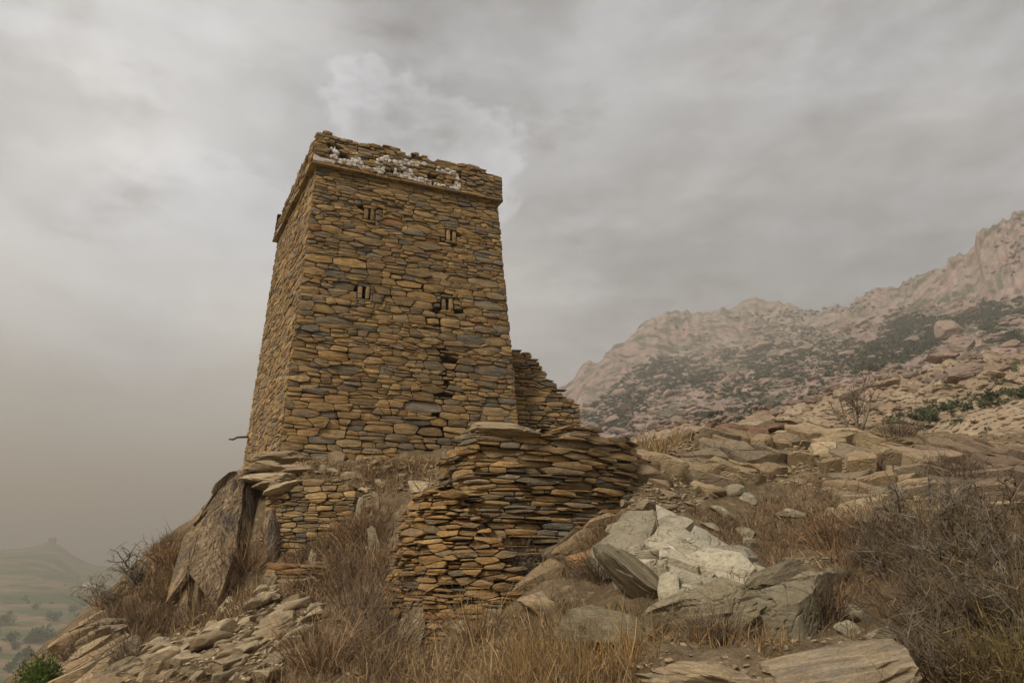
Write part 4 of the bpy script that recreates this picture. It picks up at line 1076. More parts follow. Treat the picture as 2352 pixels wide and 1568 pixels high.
rubble([(250, 1568), (330, 1470), (440, 1430), (560, 1360), (720, 1320), (760, 1360), (690, 1440), (640, 1568)], 100, 1000, (30, 84), (.26, .5), [M_SLABP, M_SLAB, M_SLABP], (-42, -8), 'loose tan slab in the scree below the cliff', 'scree slabs below the cliff', 401)
rubble([(1500, 1040), (1600, 1000), (2000, 990), (2150, 1060), (2120, 1160), (1950, 1130), (1700, 1100), (1600, 1170), (1480, 1200), (1430, 1160)], 72, 1650, (22, 66), (.25, .55), [M_SLAB, M_SLABP, M_SLAB], (-14, 22), 'loose tan stone on the stony slope right of the slab wall', 'stones on the right slope', 402)
rubble([(680, 1060), (1000, 1050), (1010, 1110), (890, 1140), (820, 1150), (700, 1110)], 20, 420, (18, 42), (.3, .65), [M_SLAB, M_SLABP], (-12, 14), 'loose stone on the terrace at the foot of the tower', 'stones at the tower foot', 403)
rubble([(1200, 1160), (1380, 1170), (1390, 1290), (1200, 1300)], 0, 260, (14, 36), (.35, .7), [M_SLAB, M_RED], (-14, 14), 'fallen orange brown stone at the foot of the slab wall', 'fallen stones at the slab wall', 404)
rubble([(2050, 1010), (2400, 1000), (2400, 1180), (2200, 1170), (2100, 1080)], 12, 480, (30, 90), (.16, .34), [M_SLAB, M_SLABP], (-6, 10), 'flat bedded stone on the layered slope at the right edge', 'bedded stones at the right edge', 405)
rubble([(880, 1420), (1180, 1420), (1200, 1568), (880, 1568)], 12, 260, (20, 50), (.35, .7), [M_SLAB, M_SLABP], (-20, 30), 'fallen stone in the grass below the rubble wall', 'fallen stones below the rubble wall', 406)
rubble([(80, 1600), (120, 1525), (200, 1425), (300, 1320), (330, 1340), (270, 1440), (240, 1520), (200, 1600)], 22, 300, (24, 60), (.14, .3), [M_SLAB, M_SLABP], (-8, 10), 'thin flat stone of the crumbled terrace edge at the far left', 'stones of the left terrace edge', 408, sink=.15)
rubble([(660, 1440), (900, 1400), (1900, 1440), (2100, 1568), (700, 1568)], 0, 380, (14, 34), (.35, .7), [M_SLAB], (-20, 20), 'stones half hidden in the foreground grass', '', 407)

# -- fluted cliff under the tower's left corner
def loft(name, lev, seed, mat, label, cat, amp=.22, seg=260, rows=110, expo=2.4, fz=.5):
    """lev: (z, left x, right x, front y, depth). A closed rock with ribs running up it"""
    lev = sorted(lev); Z = [l[0] for l in lev]; zz = np.linspace(Z[0], Z[-1], rows); g = [np.interp(zz, Z, [l[k] for l in lev]) for k in (1, 2, 3, 4)]
    th = np.linspace(0, 2 * math.pi, seg, endpoint=False)
    cx, sx_ = np.cos(th), np.sin(th)
    ux = np.sign(cx) * np.abs(cx) ** (2 / expo); uy = np.sign(sx_) * np.abs(sx_) ** (2 / expo)
    hw = (g[1] - g[0]) / 2; X = (g[0] + g[1])[:, None] / 2 + hw[:, None] * ux[None]; Yc = g[2] + g[3] / 2
    Y = Yc[:, None] + g[3][:, None] / 2 * uy[None]; ZZ_ = np.repeat(zz[:, None], seg, 1)
    P = v3(X, Y, ZZ_); q = P * (1, 1, fz)
    n = np.stack([ux[None] + 0 * X, uy[None] + 0 * X, 0 * X], -1); n /= np.linalg.norm(n, axis=-1, keepdims=True)
    rg = lambda k, f_, sd: 1 - 2.2 * np.abs(fbm(q * f_, k, sd))
    dsp = amp * (.5 * fbm(q * (1.6, 1.6, .5), 2, seed + 2) + .45 * rg(1, (2.6, 2.6, .3), seed) + .30 * rg(1, (5.5, 5.5, .5), seed + 5) + .12 * rg(1, (10, 10, .8), seed + 9) + .10 * fbm(q * (3, 3, 5), 2, seed + 12))
    fade = np.minimum(1, np.minimum(hw / .4, 1))[:, None]
    P = P + n * (dsp * fade)[..., None]
    P[..., 2] += .12 * fbm(v3(X, Y, 7.0) * 2.5, 3, seed + 3)
    V = np.concatenate([P.reshape(-1, 3), [P[0].mean(0)], [P[-1].mean(0)]]); F = []
    i, j = np.meshgrid(np.arange(rows - 1), np.arange(seg), indexing='ij'); a = (i * seg + j).ravel(); b = (i * seg + (j + 1) % seg).ravel()
    F = np.concatenate([np.stack([a, b, b + seg], -1), np.stack([a, b + seg, a + seg], -1)])
    k = np.arange(seg); k2 = (k + 1) % seg; n0 = rows * seg
    F = np.concatenate([F, np.stack([k2, k, np.full(seg, n0)], -1), np.stack([k + (rows - 1) * seg, k2 + (rows - 1) * seg, np.full(seg, n0 + 1)], -1)])
    o = V.mean(0); return link(name, mkmesh(name, V - o, F), mat, None, Vector(o), label, cat)
def lv(v, ul, ur, Yf, dep):
    a, b = at(ul, v, Yf + dep * .4), at(ur, v, Yf + dep * .3); return ((a[2] + b[2]) / 2, a[0], b[0], Yf, dep)
def plates(name, lev, seed, label, sx=.38, sy=1.7, proud=.16):
    """a steep rock face split into tall upright plates round a core"""
    r = np.random.RandomState(seed); lev = sorted(lev); Z = [l[0] for l in lev]; H = Z[-1] - Z[0]; W = 3.0
    gi = lambda z, k: np.interp(z, Z, [l[k] for l in lev])
    def Fm(s, t, dep):
        z = Z[0] + np.asarray(t, float); a = (np.asarray(s, float) / W) * math.pi * 1.16 - math.pi * .08
        hw = (gi(z, 2) - gi(z, 1)) / 2; cx = (gi(z, 2) + gi(z, 1)) / 2; dp = gi(z, 4) / 2
        e = lambda q: np.sign(q) * np.abs(q) ** .7
        ux, uy = -e(np.cos(a)), -e(np.sin(a)); k = 1 + (np.asarray(dep) - .12) / np.maximum(hw, .25)
        return np.column_stack([cx + hw * ux * k, gi(z, 3) + dp + dp * uy * k, z])
    o = loft(name, [(l[0], l[1] + .12, l[2] - .12, l[3] + .12, l[4] - .15) for l in lev], seed, M_CLIFF, label, 'cliff', amp=.14)
    pol = [p[:, ::-1].copy() for p in split(cells(H, W, sy, sx, r, .4, .6), r, .3, sx * .6, .6)]
    fill = MB(); base = Vector(o.location)
    for p in sorted(pol, key=area, reverse=True):
        c = p.mean(0); lw = r.normal(0, .05)
        # plates lean a little and have broken, uneven edges
        q = []
        for i in range(len(p)):
            a_, b_ = p[i], p[(i + 1) % len(p)]; m = max(1, int(np.hypot(*(b_ - a_)) / .28))
            for j in range(m): q.append(a_ + (b_ - a_) * j / m + r.normal(0, .024, 2) * (j > 0))
        st = stone(np.array(q), Fm, r, gap=.009, proud=proud, back=.25, tilt=.10, bev=.04)
        if st is None: continue
        V, F = st; b = r.uniform(.8, 1.15); me = mkmesh('rock_plate', V - V.mean(0), F, np.tile((b, b, b, r.rand()), (len(V), 1)), sharp=34); me.materials.append(M_CLIFF)
        link('rock_plate', me, None, o, Vector(V.mean(0)))
    return o
plates('cliff_outcrop', [(-2.2, -6.6, -4.5, 11.7, 3.6), lv(1400, 432, 600, 11.8, 3.4), lv(1320, 436, 602, 12.0, 3.2), lv(1245, 442, 608, 12.3, 3.0), lv(1165, 488, 606, 12.7, 2.6), lv(1112, 520, 602, 12.95, 2.3), lv(1090, 550, 598, 13.2, 1.7)], 61, 'tall brown ribbed cliff face below the left side of the tower')
loft('leaning_boulder', [(-.5, -5.0, -4.4, 12.5, .9), lv(1290, 628, 650, 12.45, .8), lv(1250, 612, 652, 12.4, .8), lv(1200, 606, 648, 12.4, .8), lv(1168, 608, 636, 12.5, .6)], 67, M_CLIFF, 'dark twisted boulder wedged between cliff and retaining wall', 'boulder', amp=.07, seg=60, rows=50)
loft('mound_rock', [(-2.4, -8.2, -6.6, 14.0, 1.5), lv(1400, 300, 420, 14.0, 1.3), lv(1340, 308, 420, 14.2, 1.2), lv(1300, 322, 400, 14.4, 1.0), lv(1278, 335, 380, 14.6, .7)], 71, M_CLIFF, 'grey bushy rock left of the ribbed cliff', 'rock', amp=.14, seg=80, rows=60)

# -- boulders of the mountain
BIG = [(2190,748,62,55,'paired pale boulder standing upright above the cracked one'),(2214,788,72,46,'cracked square boulder below the upright pair'),(2178,816,84,30,'wide flat boulder below the cracked square one'),(2228,846,92,46,'broadest pink boulder low on the right slope'),
 (2236,706,36,26,'pointed boulder high in the dark scrub on the right'),(2099,783,42,24,'lone pink boulder in the middle of the dark scrub'),(2288,775,48,24,'flat boulder right of the cracked square one'),(2328,789,52,30,'rounded boulder near the right edge of the slope'),
 (1760,797,52,24,'flat pink boulder high on the left slope'),(1850,801,46,22,'pale boulder right of the flat pink one on the left slope'),(1950,808,42,18,'low boulder on the middle slope'),(1981,737,36,20,'boulder below the saddle of the skyline')]
for u, v, wp_, hp, lab in BIG: rock('boulder', u, v, wp_, hp, M_BOULD, rk.uniform(-8, 8), kind='round', label=lab, cat='boulder', far=True, dep=.8, sink=.3)
for u, v, wp_, hp, lab in ((2040,893,80,28,'longest tan boulder on the near crest'),(2104,891,52,28,'rounded tan boulder right of the longest on the near crest'),(2146,891,32,30,'upright tan boulder at the end of the near crest row'),(2280,861,64,24,'tan boulder farthest right on the near crest'),(1955,905,60,22,'low tan boulder at the left of the near crest')):
    rock('boulder', u, v, wp_, hp, M_CREST, rk.uniform(-4, 4), kind='round', label=lab, cat='boulder', far=True, dep=.8, sink=.35)
r = np.random.RandomState(501); fm = MB()
SLOPE = [(1300, 990), (1340, 930), (1480, 840), (1760, 770), (1960, 740), (2080, 700), (2352, 690), (2400, 850), (2150, 880), (1980, 905), (1850, 935), (1700, 965), (1500, 1010)]
uv = scat(SLOPE, 2300, r); h, P = far_at(uv[:, 0], uv[:, 1]); ni = 0
order = np.argsort(-r.rand(len(uv)))
for k, ((u, v), p, ok) in enumerate(zip(uv, P, h)):
    if not ok: continue
    low = np.clip((v - 780) / 150, 0, 1)
    w_ = r.choice([r.uniform(3, 9), r.uniform(9, 18), r.uniform(18, 34)], p=[.70, .24, .06]) * (.8 + .5 * low)
    px = (p[1] * CP + p[2] * SP) / 1568
    if w_ > 24 and ni < 150 and fbm(np.array([p]) / 60, 2, 91)[0] > -.5:
        rock('boulder', u, v, w_, w_ * r.uniform(.4, .7), M_BOULD, r.uniform(-15, 15), kind='far', label='pink granite boulder among the scrub of the mountain slope', cat='boulder', group='boulders of the mountain slope', far=True, dep=.85, sink=.3); ni += 1
    else:
        s = w_ * px / 2; V, F = SMALL[r.randint(12)]
        fm.add((V * (s, s * .8, s * r.uniform(.35, .7))) @ rotm(r.uniform(-.3, .3), r.uniform(0, 6.3)).T + p + (0, 0, s * .12), F, (1, 1, 1, r.rand()))
uv = scat([(1700, 985), (1850, 940), (2050, 900), (2352, 862), (2420, 870), (2420, 1040), (2100, 1020), (1900, 1000)], 900, r); h, P = far_at(uv[:, 0], uv[:, 1])
f2 = MB()
for p, ok in zip(P, h):
    if ok:
        s = r.choice([r.uniform(4, 10), r.uniform(10, 26)], p=[.8, .2]) * p[1] / 1568 / 2; V, F = SMALL[r.randint(12)]
        f2.add((V * (s, s * .8, s * r.uniform(.25, .55))) @ rotm(r.uniform(-.2, .2), r.uniform(0, 6.3)).T + p + (0, 0, s * .08), F, (1, 1, 1, r.rand()))
link('spur_rocks', f2.mesh('spur_rocks', sharp=22), M_CREST, kind='stuff', label='small tan rocks strewn over the near spur', cat='rocks')
link('boulder_field', fm.mesh('boulder_field', sharp=22), M_BOULD, kind='stuff', label='field of small pink granite boulders on the mountain slope', cat='boulders')

# ------------------------------------------------------------------ vegetation
def blades(P, D, L, W, curl, r, seg=3, tint=(1, 1, 1), tv=.25):
    """thin tapering blades: P roots, D unit directions, L lengths, W widths, curl sideways bend"""
    N = len(P); side = np.cross(D, r.normal(size=(N, 3))); side /= np.linalg.norm(side, axis=1, keepdims=True) + 1e-9
    bend = r.normal(size=(N, 3)); bend[:, 2] -= .7; bend /= np.linalg.norm(bend, axis=1, keepdims=True)
    V = np.zeros((N, seg + 1, 2, 3))
    for k in range(seg + 1):
        t = k / seg; c = P + D * (L * t)[:, None] + bend * (L * curl * t * t)[:, None]; w_ = (W * (1 - .8 * t))[:, None] * .5
        V[:, k, 0] = c - side * w_; V[:, k, 1] = c + side * w_
    base = np.arange(N)[:, None] * (seg + 1) * 2; f = []
    for k in range(seg):
        a = base + 2 * k; f.append(np.concatenate([np.stack([a, a + 1, a + 3], -1), np.stack([a, a + 3, a + 2], -1)], 1))
    F = np.concatenate(f, 1).reshape(-1, 3)
    b = np.clip(np.exp(r.normal(0, tv * 1.5, N)), .4, 2.2); hue = r.uniform(-.10, .10, (N, 1)) * np.array([[.6, 0, -1.0]])
    C = np.ones((N, 4)); C[:, :3] = np.array(tint) * b[:, None] * (1 + hue)
    return V.reshape(-1, 3), F, np.repeat(C, (seg + 1) * 2, 0)
def tufts(poly, n, per, hgt, r, wid=.009, spread=.42, rad=.09, curl=.45, tint=(1, 1, 1), far=False, near=5.0):
    uv = scat(poly, int(n * 1.5), r); h, P = ground_at(uv[:, 0], uv[:, 1]); P = P[h]
    P = P[fbm(v3(P[:, 0] * .9, P[:, 1] * .9, 4.0), 3, 77) > -.12 + .25 * r.normal(size=len(P))]
    hs = hgt[0] + (hgt[1] - hgt[0]) * r.rand(len(P)) ** 1.6; per = max(6, int(per * .62))
    Q = np.repeat(P, per, 0); N = len(Q); Q = Q + np.column_stack([r.normal(0, rad, N), r.normal(0, rad, N), np.zeros(N)])
    Q[:, 2] = hz(Q[:, 0], Q[:, 1]) - .02
    D = np.column_stack([r.normal(0, spread, N), r.normal(0, spread, N), np.ones(N)]); D /= np.linalg.norm(D, axis=1, keepdims=True)
    L = np.repeat(hs, per) * r.uniform(.45, 1.1, N)
    return blades(Q, D, L, wid * (Q[:, 1] / near).clip(.7, 2.4) * r.uniform(.6, 1.2, N), curl * r.uniform(.2, 1.2, N), r, tint=tint)
r = np.random.RandomState(601)
g = MB()
STRAW, BROWN, RUST, OLIVE, GOLD = (1.25, 1.12, .9), (1.0, .88, .76), (.96, .84, .76), (.62, .66, .5), (1.35, 1.12, .72)
for a in [([(850, 1500), (1250, 1400), (1500, 1440), (1900, 1450), (1780, 1510), (1480, 1535), (1440, 1620), (850, 1620)], 340, 16, (.12, .45), STRAW),
          ([(1150, 1500), (1500, 1470), (1800, 1480), (1780, 1505), (1460, 1530), (1430, 1600), (1150, 1600)], 110, 13, (.25, .55), GOLD),
          ([(700, 1430), (900, 1330), (960, 1568), (620, 1568)], 300, 18, (.1, .36), BROWN),
          ([(240, 1500), (330, 1330), (430, 1280), (440, 1400), (620, 1350), (560, 1420), (330, 1480), (240, 1568)], 480, 20, (.1, .38), BROWN),
          ([(330, 1260), (440, 1235), (440, 1330), (340, 1340)], 160, 26, (.2, .45), RUST),
          ([(400, 1330), (440, 1310), (440, 1410), (405, 1400)], 40, 30, (.3, .6), GOLD),
          ([(760, 1250), (880, 1180), (900, 1330), (770, 1340)], 200, 24, (.25, .55), BROWN),
          ([(640, 1290), (800, 1270), (800, 1400), (660, 1380)], 260, 18, (.12, .35), BROWN),
          ([(680, 1070), (1010, 1050), (1010, 1120), (880, 1140), (700, 1110)], 130, 18, (.1, .3), STRAW),
          ([(820, 1090), (1000, 1060), (990, 1110), (900, 1150)], 40, 20, (.2, .45), BROWN),
          ([(1600, 1110), (1900, 1100), (2000, 1180), (1850, 1300), (1680, 1290), (1580, 1180)], 650, 16, (.06, .2), RUST),
          ([(1850, 1170), (2150, 1190), (2100, 1330), (1900, 1310)], 150, 18, (.15, .4), BROWN),
          ([(1470, 1020), (1600, 990), (1600, 1020), (1500, 1050)], 70, 20, (.25, .5), STRAW),
          ([(1500, 1050), (2100, 1010), (2150, 1120), (1700, 1110), (1500, 1160)], 420, 14, (.08, .26), STRAW),
          ([(1180, 1180), (1400, 1180), (1420, 1330), (1180, 1340)], 240, 20, (.2, .5), BROWN),
          ([(1260, 1380), (1560, 1370), (1560, 1440), (1300, 1440)], 80, 14, (.1, .25), OLIVE),
          ([(2100, 1040), (2400, 1040), (2400, 1200), (2150, 1180)], 220, 16, (.1, .3), BROWN),
          ([(1600, 1380), (2050, 1330), (2100, 1480), (1600, 1480)], 240, 16, (.1, .3), BROWN),
          ([(120, 1540), (290, 1330), (330, 1300), (330, 1380), (200, 1540)], 160, 20, (.12, .35), BROWN),
          ([(-300, 1600), (240, 1560), (2700, 1570), (2700, 1900), (-300, 1900)], 300, 14, (.15, .4), BROWN)]:
    g.add(*[x for x in tufts(a[0], a[1], a[2], a[3], r, tint=a[4])])
link('dry_grass', g.mesh('dry_grass'), M_GRASS, kind='stuff', label='dry brown and straw grass over the slope', cat='grass')

# bare, branching shrubs
def skel(seed, H, n0, lev=4, spread=.6, lean=(0, 0), droop=0.0, kids=(3, 5), ratio=.62, wob=.18, r0=.02):
    r = random.Random(seed); out = []
    def grow(p, d_, L, rad, k):
        n = 4; pts = [p]; rr = [rad]; q = Vector(p); dv = Vector(d_)
        for i in range(n):
            dv = (dv + Vector((r.gauss(0, wob), r.gauss(0, wob), r.gauss(0, wob) - droop * (lev - k) * .25 + .05))).normalized()
            q = q + dv * (L / n); pts.append(q.copy()); rr.append(rad * (1 - .6 * (i + 1) / n))
        out.append((k, [tuple(a) for a in pts], rr))
        if k <= 0: return
        for c in range(r.randint(*kids)):
            i = r.randint(1, n); nd = (dv * .55 + Vector((r.gauss(0, spread), r.gauss(0, spread), r.gauss(0, spread * .8) + .1))).normalized()
            grow(pts[i], nd, L * ratio * r.uniform(.6, 1.15), max(rad * .55, .0016), k - 1)
    for i in range(n0):
        dv = Vector((r.gauss(0, spread * .6) + lean[0], r.gauss(0, spread * .6) + lean[1], 1)).normalized()
        grow(Vector((r.gauss(0, .05), r.gauss(0, .05), -.05)), dv, H * r.uniform(.35, .55), r0 * r.uniform(.6, 1.0), lev)
    return out
def shrub_meshes(sk, tint=(1, 1, 1)):
    top = max(k for k, _, _ in sk); st, tg = MB(), MB()
    for k, P, rr in sk:
        V, F = tube(P, rr, 5 if k == top else 3); c = random.Random(len(P) + k + int(P[0][0] * 997)).uniform(.8, 1.2)
        (st if k >= top - 1 else tg).add(V, F, (tint[0] * c, tint[1] * c, tint[2] * c, 1))
    return st.mesh('stem'), tg.mesh('twigs')
VAR = {}
def bare_shrub(name, p, H, label, key, mat, group=None, rz=0.0, cat='shrub', **kw):
    if key not in VAR: VAR[key] = shrub_meshes(skel(H=1.0, **kw))
    root = link(name, None, loc=Vector(p), label=label, cat=cat, group=group); root.scale = (H, H, H); root.rotation_euler = (0, 0, rz)
    for nm, me in zip(('stem', 'twigs'), VAR[key]):
        if not me.materials: me.materials.append(mat)
        o = bpy.data.objects.new(nm, me); COL.objects.link(o); o.parent = root
        if nm == 'twigs': o['kind'] = 'stuff'
    return root
def hpx(p, px): return px * (p[1] * CP + p[2] * SP) / 1568
p = gpt(318, 1345); bare_shrub('bare_shrub', p + (0, 0, 0), hpx(p, 125), 'dark leafless shrub arching out to the left of the hill', 'L', M_TWIG, seed=5, n0=6, lev=3, spread=.5, lean=(-.9, -.1), droop=.35, kids=(3, 4), wob=.12, r0=.03)
p = gpt(270, 1400); bare_shrub('bare_shrub', p, hpx(p, 120), 'lower leafless shrub drooping over the left edge of the hill', 'L2', M_TWIG, seed=9, n0=6, lev=3, spread=.4, lean=(-1.4, 0), droop=.5, kids=(3, 4), wob=.12, r0=.028)
p = gpt(385, 1262); bare_shrub('bare_shrub', p, hpx(p, 70), 'small dry shrub on top of the mound left of the cliff', 'L3', M_TWIG, seed=12, n0=8, lev=2, spread=.55, kids=(4, 5), r0=.02)
p = gpt(1968, 985); bare_shrub('bare_tree', p, hpx(p, 235), 'leafless little tree standing on the ridge right of the red rocks', 'T', M_TWIG, seed=21, n0=3, lev=4, spread=.42, lean=(.1, 0), kids=(3, 4), ratio=.66, wob=.12, r0=.02, cat='tree')
p = gpt(2080, 1000); bare_shrub('bare_shrub', p, hpx(p, 55), 'small leafless shrub right of the little tree on the ridge', 'T2', M_TWIG, seed=22, n0=7, lev=3, spread=.6, kids=(3, 4), r0=.02)
p = gpt(1648, 1068); bare_shrub('dry_shrub', p, hpx(p, 75), 'dense brown dry shrub below the red rocks', 'D', M_TWIG, seed=23, n0=16, lev=3, spread=.7, kids=(3, 5), r0=.014)
THK = [(2175,1290,300,'tallest grey leafless bush at the top of the thicket'),(2290,1290,260,'grey leafless bush at the upper right of the thicket'),(2110,1350,230,'leafless bush at the upper left of the thicket'),(2230,1420,300,'leafless bush in the middle of the thicket'),
       (2340,1440,330,'leafless bush at the right edge of the thicket'),(2130,1480,240,'leafless bush low in the left of the thicket'),(2250,1540,300,'leafless bush at the bottom of the thicket'),(2370,1560,330,'leafless bush in the bottom right corner'),
       (2020,1330,170,'small leafless bush left of the thicket'),(2160,1570,230,'leafless bush behind the widest bottom slab')]
for i, (u, v, hp, lab) in enumerate(THK):
    p = gpt(u, v); bare_shrub('bare_bush', p, hpx(p, hp), lab, 'K%d' % (i % 4), M_GREY if i % 3 == 0 else M_TWIG, rz=i * 1.9, cat='bush', group='leafless bushes of the right thicket', seed=40 + i % 4, n0=8, lev=4, spread=.55, kids=(3, 4), wob=.16, r0=.024)
# the fine dead brush that fills the thicket and the brown bushes
def brush(name, u, v, wpx_, hpx_, n, label, tint, seed, mat=M_TWIG, cat='bush', group=None, wid=.006):
    r = np.random.RandomState(seed); p = gpt(u, v); s = (p[1] * CP + p[2] * SP) / 1568; W, H = wpx_ * s, hpx_ * s
    Q = np.column_stack([r.normal(0, W * .16, n), r.normal(0, W * .14, n), np.full(n, -.03)])
    D = np.column_stack([Q[:, 0] / W * 2.2 + r.normal(0, .28, n), Q[:, 1] / W * 2.2 + r.normal(0, .28, n), r.uniform(.5, 1.1, n)]); D /= np.linalg.norm(D, axis=1, keepdims=True)
    L = H * r.uniform(.45, 1.1, n); V1, F1, C1 = blades(Q, D, L, np.full(n, wid * 1.3), .3 * r.uniform(0, 1.3, n), r, 4, tint)
    k = n * 3; i = r.randint(n, size=k); t = r.uniform(.3, 1.0, k); Q2 = Q[i] + D[i] * (L[i] * t)[:, None]
    D2 = D[i] + r.normal(0, .75, (k, 3)); D2 /= np.linalg.norm(D2, axis=1, keepdims=True)
    V2, F2, C2 = blades(Q2, D2, H * r.uniform(.08, .32, k), np.full(k, wid * .8), .4 * r.uniform(0, 1, k), r, 2, tint)
    root = link(name, None, loc=Vector(p), label=label, cat=cat, group=group)
    a, b = MB(), MB(); a.add(V1, F1, C1); b.add(V2, F2, C2)
    for nm, mb in (('stems', a), ('twigs', b)):
        o = bpy.data.objects.new(nm, mb.mesh(nm)); o.data.materials.append(mat); COL.objects.link(o); o.parent = root; o['kind'] = 'stuff'
    return root
BR = [(820,1400,190,190,'biggest dark brown dry bush left of the rubble wall',(1.0,.85,.75)),(790,1330,110,100,'brown dry bush below the right end of the retaining wall',(1.1,.9,.75)),(740,1530,190,150,'brown dry bush at the bottom, right of the scree',(1.2,1.0,.8)),(880,1500,150,180,'brown dry bush against the foot of the rubble wall',(.95,.85,.8)),
      (840,1240,90,90,'brown dry bush behind the yellowish standing slab',(1.15,.9,.7)),(1170,1330,110,120,'dark dry bush at the foot of the slab wall',(.8,.75,.75)),(1090,1480,110,130,'brown dry bush around the small white stone',(1.2,1.0,.7)),(560,1330,130,110,'brown dry bush at the foot of the ribbed cliff',(1.3,1.0,.75)),
      (470,1420,170,80,'low brown bush in front of the cliff foot',(1.2,1.0,.8)),(340,1440,150,80,'brown bush above the terrace wall',(1.0,.9,.8)),(310,1520,110,70,'dark brown bush left of the largest tan slab',(.85,.8,.75)),(395,1300,110,70,'rusty bush on the mound left of the cliff',(1.35,1.0,.7)),
      (1640,1480,160,110,'brown weed clump under the wide grey boulder',(.9,.8,.7)),(1870,1420,250,120,'dark brush right of the wide grey boulder',(.6,.52,.45)),(1930,1260,190,110,'brown brush left of the thicket',(1.1,.85,.65)),(1380,1330,140,90,'dark weeds above the big grassy boulder',(.7,.65,.55)),
      (2060,1250,190,140,'brown brush at the upper left of the thicket',(.85,.75,.65)),(2200,1330,240,190,'dense dead brush in the upper thicket',(.75,.66,.52)),(2330,1340,240,210,'dense dead brush at the upper right edge',(.8,.7,.52)),(2120,1440,220,140,'dead brush in the left of the thicket',(.78,.66,.52)),
      (2260,1490,260,220,'dense dead brush in the middle of the thicket',(.7,.62,.5)),(2380,1520,260,260,'dense dead brush in the right of the thicket',(.8,.7,.45)),(2180,1575,240,130,'dead brush at the bottom of the thicket',(.7,.6,.5)),(2340,1600,260,200,'dead brush in the bottom right corner',(.75,.7,.4)),
      (165,1520,70,45,'brown brush hanging over the left terrace edge',(.95,.85,.75)),(245,1400,100,70,'brown brush on the left edge above the terrace stones',(1.1,.9,.75)),(2060,1005,130,40,'dark low brush on the ridge right of the little tree',(.6,.55,.5)),(2200,1120,120,80,'dark brush above the thicket',(.6,.5,.45))]
for i, (u, v, wp_, hp, lab, tn_) in enumerate(BR): brush('dry_bush', u, v, wp_, hp, 300 if u > 2000 else 130, lab, tn_, 700 + i, wid=.011 if v < 1400 else .008)

# leafy plants
def leaf_ball(n, r, lobes=9, size=.06, tint=(1, 1, 1), seg=2):
    """leaves in clumps through a unit crown (-1..1, base at z = 0)"""
    C = r.normal(size=(lobes, 3)); C /= np.linalg.norm(C, axis=1, keepdims=True); C *= r.uniform(.25, .75, (lobes, 1)); C[:, 2] = np.abs(C[:, 2]) * .9 + .35
    i = r.randint(lobes, size=n); d_ = r.normal(size=(n, 3)); d_ /= np.linalg.norm(d_, axis=1, keepdims=True); P = C[i] + d_ * (r.uniform(.15, 1, n) ** .5 * r.uniform(.22, .42, lobes)[i])[:, None]
    D = d_ * .6 + r.normal(0, .5, (n, 3)) + (0, 0, .3); D /= np.linalg.norm(D, axis=1, keepdims=True); L = size * r.uniform(.6, 1.5, n)
    return blades(P, D, L, L * .55, .3 * r.uniform(0, 1, n), r, seg, tint, .3)
r = np.random.RandomState(801)
def leafy(name, p, W, H, n, label, mat, cat, seed, size=.05, tint=(1, 1, 1), group=None):
    rr = np.random.RandomState(seed); root = link(name, None, loc=Vector(p), label=label, cat=cat, group=group); root.scale = (W / 2, W / 2, H / 1.4)
    V, F, C = leaf_ball(n, rr, 14, size, tint); a = MB(); a.add(V, F, C); o = bpy.data.objects.new('foliage', a.mesh('foliage')); o.data.materials.append(mat); COL.objects.link(o); o.parent = root
    b = MB()
    for k in range(9):
        e = V[rr.randint(len(V))]; V2, F2 = tube([(0, 0, -.25), tuple(e * (.4, .4, .5)), tuple(e)], [.03, .02, .008], 4); b.add(V2, F2)
    o = bpy.data.objects.new('stem', b.mesh('stem')); o.data.materials.append(M_TWIG); COL.objects.link(o); o.parent = root
    return root
for (u, vt, Y, wp_, n, sd, tn_, lab) in ((92, 1508, 9.6, 120, 5200, 811, (1, 1, 1), 'bright green leafy bush in the lower left corner'), (140, 1535, 10.0, 70, 1600, 812, (1.3, .95, .9), 'browner leafy bush right of the bright green corner bush')):
    tp_ = at(u, vt, Y); zb = min(float(hz(tp_[0], tp_[1])), tp_[2] - .5); s = Y * 1.07 / 1568
    leafy('green_bush', (tp_[0], tp_[1], zb), wp_ * s * 1.2, (tp_[2] - zb) * 1.12, n, lab, M_LEAF, 'bush', sd, .06, tn_)
for i, (u, v, wp_, hp, lab) in enumerate([(340,1385,60,60,'dull green plant low on the mound left of the cliff'),(375,1345,34,34,'small green plant high on the mound left of the cliff'),(535,1100,44,34,'little grey green plant on top of the ribbed cliff')]):
    if i < 2: p = at(u, v, 13.6 + .2 * i)
    else: p = at(u, v + 8, 13.9)
    s = (p[1]) * 1.03 / 1568; leafy('green_plant', p - (0, 0, hp * s * .5), wp_ * s, hp * s, 420, lab, M_LEAF, 'plant', 820 + i, .09, (.75, .8, .8))
# shrubs of the spur and the mountain
r = np.random.RandomState(901)
def scrub(poly, n, pw, seed, tint, lo=25.0, leaves=46):
    r = np.random.RandomState(seed); uv = scat(poly, n, r); h, P = far_at(uv[:, 0], uv[:, 1], lo); mb = MB(); h &= fbm(P / (P[:, 1:2] * .06 + 3), 3, 95) > r.normal(0, .16, len(P)) - .05
    for p, ok in zip(P, h):
        if not ok: continue
        s = 1.45 * r.uniform(*pw) * (p[1] * CP + p[2] * SP) / 1568 / 2
        V, F, C = SCB[r.randint(len(SCB))]; a = r.uniform(0, 6.3); ca, sa = math.cos(a), math.sin(a)
        mb.add((V @ np.array([[ca, sa, 0], [-sa, ca, 0], [0, 0, 1]])) * (s, s, s * .75) + p - (0, 0, s * .15), F, C * np.array([*(np.array(tint) * r.uniform(.75, 1.2)), 1]))
    return mb
SCB = [leaf_ball(40, np.random.RandomState(910 + i), 6, .5, seg=1) for i in range(8)]
